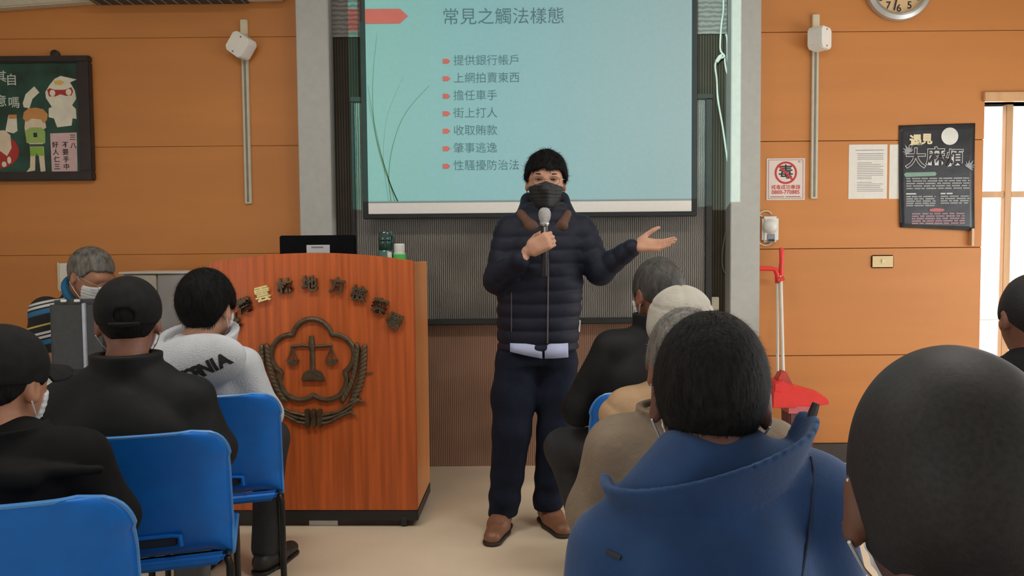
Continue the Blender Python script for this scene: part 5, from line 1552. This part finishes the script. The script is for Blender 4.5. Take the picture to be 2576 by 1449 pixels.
# --- dark-jacketed man in the front row, right of the speaker
r, M, jk, ax, zs = seated('cropped-haired man in black jacket seated nearest the speaker', 0.52, ROWS[4], 0.12, top=1.247, hs=1.06, hyaw=0.25, hpitch=0.05, hx=0.045, lean=0.10, tilt=0.10,
    cloth=M_BLKJ2, trousers=M_NAVYT, skin=M_SKIN3, sw=1.04, fold=(0.010, 20, 21), collar=lambda c: collar_f(c, 0.098, 0.095, -0.02, 0.06, 0.0, 0.010), mask=M_MASKW, h=0.0065, arm_r=1.08, elbow=(0.25, 0.06, 0.68), drop=0.01, legs={'l': ((-0.30, 0.20, 0.50), (-0.20, 0.14, 0.09))})
build_hair('hair', hair_f(0.008, -0.070, 0.0, -0.01, 0.055, 5, 0.001), M, 0.005, M_HAIRS, r, 3500, 0.009, 0.0006)

# --- beige cap, tan quilted jacket
r, M, jk, ax, zs = seated('person in light beige soft cap and tan quilted jacket', 0.52, ROWS[3], 0.0, top=1.165, hs=1.02, hyaw=-0.1, hpitch=0.12, hx=0.0, lean=0.10,
    cloth=M_TAN, trousers=M_NAVYT, skin=M_SKIN, sw=0.98, fold=(0.004, 20, 22), quilt=(0.070, 0.020), h=0.006, arm_r=1.05, elbow=(0.225, 0.02, 0.68), drop=0.05)
build_hair('hair', hair_f(0.006, -0.07, 0.0, -0.01, 0.05, 2, 0.001), M, 0.005, M_HAIRG, r)
cf = AND(U(0.03, ell((0, -0.008, 0.034), (0.099, 0.118, 0.098)), ell((0, -0.02, -0.005), (0.100, 0.112, 0.06))), plane((0, -0.25, -1), 0.045), 0.006)
seam = lambda P: np.minimum(np.abs(P[:, 0]) - 0.0015, np.abs(P[:, 2] - 0.078 - 0.25 * P[:, 1]) - 0.0015)
cf2 = lambda P: cf(P) + 0.0028 * np.exp(-(np.maximum(seam(P), 0) / 0.004) ** 2) - 0.003 * wob(P, 35, 4)
cap = head_part('soft_cap', cf2, M, 0.0045, M_CAPW, r)
head_part('cap_brim', brim_f(0.0, 0.06), M, 0.004, M_CAPW, cap)

# --- grey-haired person in khaki
r, M, jk, ax, zs = seated('grey-haired person in khaki jacket half hidden by the large black-haired head', 0.412, ROWS[2], 0.0, top=1.138, hs=1.04, hyaw=0.05, hpitch=0.05, hx=-0.005, lean=0.08,
    cloth=M_KHAKI, trousers=M_NAVYT, skin=M_SKIN3, sw=1.0, fold=(0.011, 24, 31), collar=lambda c: collar_f(c, 0.105, 0.095, -0.03, 0.03, 0.3, 0.008), mask=M_MASKW, h=0.006, arm_r=1.05, elbow=(0.22, 0.03, 0.67), drop=-0.005)
build_hair('hair', hair_f(0.010, -0.075, 0.0, -0.01, 0.05, 6, 0.002), M, 0.0045, M_HAIRG, r, 4000, 0.014, 0.0006)

# --- black-haired man in the blue jacket
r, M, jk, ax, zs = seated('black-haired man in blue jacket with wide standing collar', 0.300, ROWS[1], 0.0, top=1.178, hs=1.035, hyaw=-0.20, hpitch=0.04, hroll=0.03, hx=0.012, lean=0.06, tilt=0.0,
    cloth=M_BLUEJ, trousers=M_NAVYT, skin=M_SKIN_SHADE, sw=0.82, fold=(0.014, 30, 41), h=0.005, sroll=0.045, slope=0.035, arm_r=0.95, elbow=(0.225, 0.0, 0.66), mask=M_MASKW, drop=-0.045,
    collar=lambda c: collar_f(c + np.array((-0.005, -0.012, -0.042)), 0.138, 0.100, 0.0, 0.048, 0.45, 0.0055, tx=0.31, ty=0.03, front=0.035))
build_hair('hair', hair_f(0.009, -0.120, -0.005, -0.01, 0.05, 7, 0.0007), M, 0.004, M_HAIR2, r, 24000, 0.013, 0.00035, lift=0.30, jit=0.24)
# armhole seam and the dark zip end standing up at the collar tip
jb = BVHTree.FromPolygons([p.co.copy() for p in jk.data.vertices], [tuple(p.vertices) for p in jk.data.polygons])
def on_back(px, py):
    o_ = Vector((0, 0, CAM_Z)) - r.location; d_ = (at(px, py, 1.0) - Vector((0, 0, CAM_Z))).normalized()
    h_ = jb.ray_cast(o_, d_)
    return None if h_[0] is None else h_[0] - d_ * 0.0005
q = [on_back(*p) for p in ((2040, 1150), (2046, 1180), (2044, 1240), (2040, 1300), (2032, 1360), (2022, 1420), (2012, 1480), (2004, 1540))]
MB().tube([p for p in q if p is not None], 0.0022, 6).build('sleeve_seam', M_BLUEJD, jk, True)
q = [on_back(*p) for p in ((1526, 1386), (1540, 1394), (1562, 1404))]
MB().tube([p for p in q if p is not None], 0.004, 6).build('fabric_tab', mat('dark_tab', (0.02, 0.02, 0.024), 0.6), jk, True)
vv = np.array([p.co[:] for p in jk.data.vertices]); tip = Vector(vv[np.argmax(vv[:, 0] + vv[:, 2] * 1.2)]) - Vector((0.006, 0, 0.012)); tip2 = tip + Vector((0.010, 0.0, 0.030))
MB().tube([tip, tip.lerp(tip2, 0.5), tip2], [0.005, 0.0075, 0.006], 8).build('zip_end', mat('dark_zip', (0.03, 0.03, 0.032), 0.4), jk, True)

# --- nearest head at the right edge
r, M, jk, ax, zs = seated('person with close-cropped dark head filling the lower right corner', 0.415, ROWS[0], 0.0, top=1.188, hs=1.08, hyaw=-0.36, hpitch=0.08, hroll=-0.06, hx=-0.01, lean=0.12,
    cloth=M_BLKJ, trousers=M_NAVYT, skin=M_SKIN_SHADE, sw=1.0, fold=(0.006, 22, 51), h=0.006, mask=M_MASKW, drop=0.02)
M_CROP = mat('cropped_hair', (0.018, 0.017, 0.018), 0.6, 0.3, 200, 0.06, 500, spec=0.3)
build_hair('hair', hair_f(0.006, -0.135, -0.045, -0.01, 0.06, 8, 0.0004), M, 0.004, M_CROP, r)

# --- person by the glass door
r, M, jk, ax, zs = seated('dark silhouetted person before the bright glass door', 1.60, ROWS[3], 0.1, top=1.195, hs=1.04, hyaw=-0.30, hpitch=0.06, hx=0.0, lean=0.06,
    cloth=M_BLKJ, trousers=M_NAVYT, skin=M_SKIN3, sw=1.0, fold=(0.006, 22, 61), h=0.0065, drop=0.0)
build_hair('hair', hair_f(0.006, -0.075, 0.0, -0.01, 0.06, 9, 0.0008), M, 0.005, M_CROP, r, 3000, 0.006, 0.0005)
# ------------------------------------------------------------------ the speaker
SR = np.array((0.08, 3.52, 0.0))
M_NAVY = mat('navy_puffer', (0.0085, 0.011, 0.023), 0.6, 0.18, 16, 0.15, 40, spec=0.25)
M_NAVYP = mat('navy_trousers', (0.008, 0.0115, 0.025), 0.8, 0.2, 18, 0.2, 120, spec=0.2)
M_LINING = mat('brown_lining', (0.10, 0.045, 0.026), 0.75, 0.2, 20)
M_LOAFER = mat('tan_leather', (0.23, 0.10, 0.055), 0.42, 0.2, 14, 0.15, 90)
M_SOLE = mat('dark_sole', (0.03, 0.02, 0.016), 0.6)
M_SHIRT = mat('pale_blue_shirt', (0.42, 0.46, 0.66), 0.8, 0.05)
M_ZIP = mat('zip_metal', (0.10, 0.075, 0.07), 0.5, 0.3, 200, metal=0.2)
spk = thing('person', 'standing speaker in navy quilted jacket and black mask holding a microphone', 'person', SR)
def W(px, py, dy=0.0):
    return np.array(at(px, py, SR[1] + dy)) - SR
HM = M4(W(1373, 456, 0.0), PI - 0.03, 0.03, -0.02, 1.03)
mic_top, mic_bot = W(1370, 540, -0.235), W(1369, 660, -0.215)
mic_ax = _n(mic_top - mic_bot)
grip = mic_bot + mic_ax * 0.085
sp = dict(neck=W(1371, 545, 0.045), chest=W(1365, 640, 0.03), pelvis=W(1350, 880, 0.02),
          shr=W(1282, 575, 0.02), elr=W(1250, 705, -0.02), wrr=W(1343, 650, -0.195),
          shl=W(1462, 575, 0.02), ell_=None)
sp['ell'] = W(1508, 682, -0.03); sp['wrl'] = W(1592, 622, -0.13)
sp['hipr'] = W(1305, 915, 0.02); sp['knr'] = W(1288, 1085, -0.03); sp['anr'] = W(1266, 1285, -0.02)
sp['hipl'] = W(1398, 915, 0.02); sp['knl'] = W(1398, 1085, 0.0); sp['anl'] = W(1377, 1270, 0.03)
# right hand closed round the microphone, left hand open, palm up
hand_w = grip + np.array((-0.060, 0.006, -0.030))
sp['wrr'] = hand_w - np.array((0.030, -0.012, 0.038))
sp['handr'] = hand_f(hand_w, (0.80, -0.38, 0.42), (0.42, 0.90, 0.0), (-0.35, 0, 1), curl=(1.05, 1.25, 0.9), thumb=(0.50, 1.15, 0.1), spread=0.0, sc=0.98)
sp['handl'] = hand_f(sp['wrl'] + np.array((0.018, -0.006, 0.006)), (0.97, -0.22, 0.02), (-0.05, -0.55, 0.80), (0, 0.8, 0.55), curls=((0.10, 0.12, 0.1), (0.14, 0.14, 0.1), (0.18, 0.16, 0.1), (0.24, 0.2, 0.1)), thumb=(0.50, 0.35, -0.2), spread=0.05, sc=1.0)
sculpt('body', skin_body(HM, sp), (-0.30, -0.36, 0.03), (0.72, 0.24, 1.76), 0.0048, M_SKIN2, spk)
# trousers
tf = U(0.03, loft([(0.76, *W(1350, 905, 0.02)[:2], 0.178, 0.125), (0.84, *W(1350, 870, 0.02)[:2], 0.172, 0.122), (0.92, *W(1350, 850, 0.02)[:2], 0.165, 0.118)], 0.02),
       rc(sp['hipr'], W(1293, 1000, 0.0), 0.104, 0.102), rc(W(1293, 1000, 0.0), sp['knr'], 0.102, 0.088), rc(sp['knr'], W(1266, 1285, -0.02), 0.088, 0.068),
       rc(sp['hipl'], W(1402, 1000, 0.02), 0.104, 0.096), rc(W(1402, 1000, 0.02), sp['knl'], 0.096, 0.084), rc(sp['knl'], W(1378, 1268, 0.03), 0.084, 0.068))
def crease(P):
    return tf(P) - 0.006 * wob(P * np.array((1.2, 1.2, 0.45), F32), 34, 17) - 0.004 * np.sin(60 * P[:, 2] + 9 * P[:, 0]) * np.exp(-((P[:, 2] - 0.16) / 0.12) ** 2)
tfc = AND(crease, plane((0.08, 0, -1), -0.075), 0.008)
sculpt('trousers', tfc, (-0.25, -0.18, 0.06), (0.30, 0.20, 0.94), 0.0065, M_NAVYP, spk)
# loafers
for heel, dr in ((W(1268, 1325, 0.03), (-0.22, -1)), (W(1370, 1312, 0.11), (0.34, -1))):
    heel = np.array((heel[0], heel[1], 0.0))
    u, so = shoe_f(heel, dr, 1.06)
    lo, hi = heel + (-0.16, -0.32, -0.006), heel + (0.16, 0.08, 0.12)
    d_ = _n([dr[0], dr[1], 0]); sd_ = np.array((-d_[1], d_[0], 0))
    ridge = lambda P, h_=heel, d__=d_, s__=sd_: u(P) - 0.003 * np.exp(-((np.sqrt((((P - h_.astype(F32)) @ d__.astype(F32) - 0.135) / 1.5) ** 2 + ((P - h_.astype(F32)) @ s__.astype(F32)) ** 2) - 0.036) / 0.004) ** 2)
    sh = sculpt('loafer', ridge, lo, hi, 0.0045, M_LOAFER, spk)
    sculpt('sole', so, lo, hi, 0.005, M_SOLE, sh, 0)
    MB().tube([Vector(heel + d_ * 0.118 + sd_ * 0.047 * math.cos(a) * 1.0 + np.array((0, 0, 0.045 + 0.042 * math.sin(a)))) for a in np.linspace(0.1, PI - 0.1, 11)], 0.006, 6).build('shoe_strap', M_LOAFER, sh, True)
# quilted jacket
PITCH_Q = 0.060
st = []
for py, cx, rx, ry, dy in ((878, 1353, 0.186, 0.132, 0.02), (800, 1355, 0.190, 0.136, 0.02), (720, 1360, 0.194, 0.140, 0.02), (640, 1365, 0.197, 0.138, 0.025), (585, 1368, 0.190, 0.122, 0.03), (550, 1369, 0.150, 0.105, 0.035), (528, 1370, 0.112, 0.092, 0.035), (512, 1371, 0.088, 0.082, 0.035)):
    c = W(cx, py, dy); st.append((c[2], c[0], c[1], rx, ry))
jf = U(0.025, loft(st, 0.012, (PITCH_Q, 0.0080, 0.02)),
       rc(sp['shr'], sp['elr'], 0.067, 0.060, quilt=(PITCH_Q, 0.0055)), rc(sp['elr'], sp['elr'] + (sp['wrr'] - sp['elr']) * 0.92, 0.060, 0.041, quilt=(PITCH_Q, 0.004)),
       rc(sp['shl'], sp['ell'], 0.067, 0.060, quilt=(PITCH_Q, 0.0055)), rc(sp['ell'], sp['ell'] + (sp['wrl'] - sp['ell']) * 0.96, 0.060, 0.041, quilt=(PITCH_Q, 0.004)))
jc = FOLD(jf, 0.003, 30, 5)
hood = U(0.02, rc(W(1312, 548, 0.02), W(1330, 505, 0.11), 0.030, 0.034), rc(W(1330, 505, 0.11), W(1412, 503, 0.11), 0.034, 0.034), rc(W(1412, 503, 0.11), W(1436, 548, 0.02), 0.034, 0.030))
jfull = lambda P: smin(jc(P), hood(P), 0.02)
jkt = sculpt('jacket', jfull, (-0.32, -0.34, 0.80), (0.62, 0.24, 1.56), 0.0055, M_NAVY, spk)
jbvh = BVHTree.FromPolygons([p.co.copy() for p in jkt.data.vertices], [tuple(p.vertices) for p in jkt.data.polygons])
def onto(px, py, lift=0.003, bvh=jbvh, root=SR):
    """the jacket's own surface where it is seen at this pixel"""
    o_ = Vector((0, 0, CAM_Z)) - Vector(root); d_ = (at(px, py, 3.0) - Vector((0, 0, CAM_Z))).normalized()
    h_ = bvh.ray_cast(o_, d_)
    return (h_[0] - d_ * lift) if h_[0] is not None else None
def drape(name, pts, r, m, parent, n=6):
    q = [onto(*p) for p in pts]
    q = [p for p in q if p is not None]
    if len(q) > 1:
        MB().tube(q, r, n).build(name, m, parent, True)
drape('zip', [(1376, y) for y in (585, 600)] + [(1379 - 0.008 * (y - 640), y) for y in range(660, 876, 12)], 0.0035, M_ZIP, jkt)
drape('pocket_zip', [(1287, y) for y in range(735, 845, 10)], 0.003, M_ZIP, jkt)
drape('pocket_zip', [(1464, y) for y in range(728, 836, 10)], 0.003, M_ZIP, jkt)
drape('zip_pull', [(1458, 806), (1457, 820), (1456, 834)], 0.005, M_WHITE, jkt)
# brown lining turned out at the neck, black neck warmer
for s, pts in ((-1, ((1310, 545), (1336, 568), (1352, 574))), (1, ((1430, 545), (1414, 566), (1400, 574)))):
    q = [W(*p, -0.075) for p in pts]
    lf = U(0.012, rc(q[0] + (0, 0.05, 0.015), q[1], 0.020, 0.026, ((0, 1, 0), 1.5)), rc(q[1], q[2], 0.026, 0.014, ((0, 1, 0), 1.5)))
    sculpt('hood_lining', FOLD(lf, 0.003, 60, 3), np.min(q, 0) - 0.07, np.max(q, 0) + 0.09, 0.004, M_LINING, jkt)
nf = collar_f(W(1371, 540, 0.03), 0.068, 0.070, -0.02, 0.055, 0.15, 0.012)
sculpt('neck_warmer', nf, W(1371, 540, 0.03) - 0.12, W(1371, 540, 0.03) + 0.12, 0.005, mat('black_knit', (0.010, 0.010, 0.011), 0.8, 0.3), spk)
# shirt tail below the hem
for a, b in (((1283, 868), (1364, 898)), ((1370, 868), (1430, 897))):
    q0, q1 = W(*a, -0.104), W(*b, -0.107)
    nx_ = 8
    v, f = [], []
    for i in range(nx_ + 1):
        u_q = i / nx_
        x = q0[0] + (q1[0] - q0[0]) * u_q
        bow = 0.012 * math.sin(PI * u_q) + 0.02 * (1 - abs((x - W(1367, 880, 0)[0]) / 0.16)) 
        drop_ = (0.45 + 0.55 * (u_q if a[0] < 1300 else 1 - 0.1 * u_q)) ** 1.0
        for y_, z in ((q0[1] - bow + 0.020, q0[2] + 0.006), (q0[1] - bow + 0.004, q0[2] - 0.006 + (q1[2] - q0[2]) * drop_)):
            v += [(x, y_, z), (x, y_ + 0.004, z)]
    for i in range(nx_):
        a4, b4 = 4 * i, 4 * i + 4
        f += [(a4, a4 + 2, b4 + 2, b4), (a4 + 1, b4 + 1, b4 + 3, a4 + 3), (a4 + 2, a4 + 3, b4 + 3, b4 + 2), (a4, b4, b4 + 1, a4 + 1)]
    f += [(0, 1, 3, 2), (4 * nx_, 4 * nx_ + 2, 4 * nx_ + 3, 4 * nx_ + 1)]
    mesh_obj('shirt_tail', v, f, M_SHIRT, spk, True)
# hair, brows, eyes, mask, glasses
hf = hair_f(0.017, -0.06, 0.0, 0.0, 0.048, 11, 0.004)
build_hair('hair', hf, HM, 0.0038, M_HAIR, spk, 9000, 0.023, 0.0008, lift=0.36, jit=0.30)
mk = add_mask(HM, M_MASKB, spk, 0.0035)
M_EYE = mat('eye_white', (0.36, 0.32, 0.29), 0.3, 0.02)
for s in (-1, 1):
    c = (s * 0.0325, 0.0905, 0.001)
    e_ = MB().ball((0, 0, 0), (0.0125, 0.005, 0.0030), 14, 8).build('eye', M_EYE, spk, True)
    e_.matrix_local = Matrix(HM.tolist()) @ Matrix.Translation(c)
    i_ = MB().ball((0, 0.0035, 0), (0.0056, 0.0030, 0.0031), 12, 8).build('iris', mat('dark_iris', (0.012, 0.008, 0.006), 0.15), e_, True)
    MB().tube([Vector(hp(HM, p)) for p in ((s * 0.018, 0.094, 0.002), (s * 0.026, 0.0968, 0.0042), (s * 0.036, 0.0955, 0.0044), (s * 0.047, 0.087, 0.002))], 0.0016, 6).build('eyelid', M_HAIR, spk, True)
    MB().tube([Vector(hp(HM, p)) for p in ((s * 0.014, 0.098, 0.020), (s * 0.028, 0.0985, 0.025), (s * 0.042, 0.092, 0.026), (s * 0.054, 0.080, 0.021))], [0.002, 0.0032, 0.0030, 0.0012], 6).build('eyebrow', M_HAIR, spk, True)
glasses(HM, spk, mat('thin_gold_frame', (0.30, 0.22, 0.15), 0.3, metal=0.8))
# microphone
mr = thing('microphone', 'handheld microphone with silver head held by the speaker', 'microphone', SR + mic_bot)
mz = mic_ax; q4 = Vector((0, 0, 1)).rotation_difference(Vector(mz))
mr.rotation_mode = 'QUATERNION'; mr.rotation_quaternion = q4
ml = float(np.linalg.norm(mic_top - mic_bot))
MB().lathe([(0.010, -0.06), (0.0125, -0.055), (0.014, ml * 0.3), (0.0165, ml - 0.045)], 20).build('handle', mat('dark_mic_body', (0.03, 0.03, 0.032), 0.3, 0.2, metal=0.3), mr, True)
MB().lathe([(0.0175, ml - 0.046), (0.0205, ml - 0.04), (0.0205, ml - 0.034), (0.0185, ml - 0.032)], 24).build('mic_ring', M_STEEL, mr, True)
MB().lathe([(0.018, ml - 0.032), (0.024, ml - 0.018), (0.0265, ml), (0.025, ml + 0.014), (0.018, ml + 0.025), (0.008, ml + 0.030)], 24).build('mic_grille', mat('silver_grille', (0.50, 0.50, 0.50), 0.4, 0.15, 300, 0.6, 700, metal=0.5), mr, True)
MB().box((-0.003, -0.0185, ml - 0.13), (0.004, -0.013, ml - 0.05)).build('mic_strip', mat('silver_line', (0.62, 0.62, 0.62), 0.3, metal=0.7), mr)

# ------------------------------------------------------------------ the grey-haired man at the desk
GR_ = np.array((-2.03, 3.90, 0.0))
gm = thing('person', 'grey-haired man in striped polo and white mask bent over the desk', 'person', GR_)
def Wg(px, py, dy=0.0):
    return np.array(at(px, py, GR_[1] + dy)) - GR_
m = bpy.data.materials.new('striped_polo'); m.use_nodes = True
nt = m.node_tree; b = nt.nodes['Principled BSDF']; b.inputs['Roughness'].default_value = 0.8
tcn = nt.nodes.new('ShaderNodeTexCoord'); sx_ = nt.nodes.new('ShaderNodeSeparateXYZ'); nt.links.new(tcn.outputs['Object'], sx_.inputs[0])
def mn(op, a, b_):
    n_ = nt.nodes.new('ShaderNodeMath'); n_.operation = op
    for i, v in enumerate((a, b_)):
        if isinstance(v, (int, float)): n_.inputs[i].default_value = v
        else: nt.links.new(v, n_.inputs[i])
    return n_.outputs[0]
fr = mn('FRACT', mn('DIVIDE', mn('ADD', sx_.outputs['Z'], mn('MULTIPLY', sx_.outputs['X'], -0.25)), 0.148), 0)
rp = nt.nodes.new('ShaderNodeValToRGB'); rp.color_ramp.interpolation = 'CONSTANT'
cols = [(0.0, (0.012, 0.011, 0.012)), (0.10, (0.02, 0.14, 0.30)), (0.26, (0.012, 0.011, 0.012)), (0.32, (0.55, 0.55, 0.55)), (0.40, (0.012, 0.011, 0.012)), (0.45, (0.55, 0.55, 0.55)), (0.53, (0.012, 0.011, 0.012)), (0.72, (0.50, 0.42, 0.10)), (0.78, (0.012, 0.011, 0.012))]
for i, (p_, c_) in enumerate(cols):
    e_ = rp.color_ramp.elements[i] if i < 2 else rp.color_ramp.elements.new(p_)
    e_.position = p_; e_.color = (*c_, 1)
nt.links.new(fr, rp.inputs[0]); nt.links.new(rp.outputs[0], b.inputs['Base Color'])
M_POLO = m
gyaw = -PI / 2 - 0.30
GM_ = M4(Wg(229, 694, -0.05), gyaw, 0.42, 0.0, 1.08)
fw_ = np.array((math.cos(0.30), -math.sin(0.30), 0)); rt = np.array((fw_[1], -fw_[0], 0))     # forward and his right
neck, chest, pel = Wg(196, 736, 0.0), Wg(188, 812, 0.03), np.array((-0.12, 0.04, 0.545))
sp = dict(neck=neck, chest=chest, pelvis=pel)
for k, s in (('r', 1), ('l', -1)):
    sp['sh' + k] = chest + rt * s * 0.14 + np.array((-0.02, 0, 0.065))
    sp['el' + k] = sp['sh' + k] + rt * s * 0.03 - fw_ * 0.06 + np.array((0, 0, -0.235))
    sp['wr' + k] = np.array((*(pel + fw_ * 0.34 + rt * s * 0.10)[:2], 0.80))
    sp['hip' + k] = pel + rt * s * 0.085; sp['kn' + k] = pel + rt * s * 0.11 + fw_ * 0.27 + np.array((0, 0, -0.02)); sp['an' + k] = sp['kn' + k] + np.array((0, 0, -0.43))
    sp['hand' + k] = hand_f(sp['wr' + k], fw_ * 0.9 - rt * s * 0.2 + np.array((0, 0, -0.05)), (0, 0, -1), -rt * s, curl=(0.3, 0.3, 0.2))
sculpt('body', skin_body(GM_, sp), (-0.40, -0.35, 0.03), (0.50, 0.35, 1.40), 0.006, M_SKIN, gm)
c2 = (chest + pel) / 2
pf = U(0.03, rc(chest + rt * 0.06, pel + rt * 0.05, 0.115, 0.125), rc(chest - rt * 0.06, pel - rt * 0.05, 0.115, 0.125), rc(neck, chest, 0.068, 0.105), rc(sp['shr'], chest, 0.075, 0.1), rc(sp['shl'], chest, 0.075, 0.1),
       rc(sp['shr'], sp['elr'], 0.068, 0.060), rc(sp['shl'], sp['ell'], 0.068, 0.060))
sculpt('polo_shirt', FOLD(pf, 0.005, 24, 9), (-0.45, -0.36, 0.42), (0.35, 0.36, 1.24), 0.0065, M_POLO, gm)
cdir = _n(hp(GM_, (0, -0.03, -0.08)) - neck)
cq = []
for a in np.linspace(0, 2 * PI, 22, endpoint=False):
    u_, v_ = _n(np.cross(cdir, rt)), rt
    cq.append(Vector(neck + cdir * 0.012 + (u_ * math.cos(a) + v_ * math.sin(a)) * 0.075))
MB().tube(cq, 0.019, 8, closed=True).build('polo_collar', mat('blue_collar', (0.012, 0.12, 0.26), 0.8, 0.1), gm, True)
tf = U(0.04, ell(pel, (0.16, 0.15, 0.10)), *[rc(sp['hip' + k], sp['kn' + k], 0.088, 0.070) for k in 'rl'], *[rc(sp['kn' + k], sp['an' + k], 0.066, 0.055) for k in 'rl'])
sculpt('trousers', AND(tf, plane((0, 0, -1), -0.05), 0.01), (-0.40, -0.40, 0.03), (0.50, 0.35, 0.68), 0.010, M_NAVYT, gm)
for k in 'rl':
    an = sp['an' + k]; hl = np.array((*(an - fw_ * 0.06)[:2], 0.0))
    u, so = shoe_f(hl, fw_)
    sh = sculpt('shoe', u, hl - (0.14, 0.24, 0.006), hl + (0.34, 0.24, 0.11), 0.008, M_SHOEB, gm); sculpt('sole', so, hl - (0.14, 0.24, 0.006), hl + (0.34, 0.24, 0.03), 0.0065, M_BLACK, sh, 0)
build_hair('hair', hair_f(0.011, -0.085, 0.0, 0.005, 0.058, 14, 0.002), GM_, 0.0045, M_HAIRG, gm, 4000, 0.013, 0.0006, lift=0.2, jit=0.2)
add_mask(GM_, M_MASKW, gm)
glasses(GM_, gm, M_STEEL)
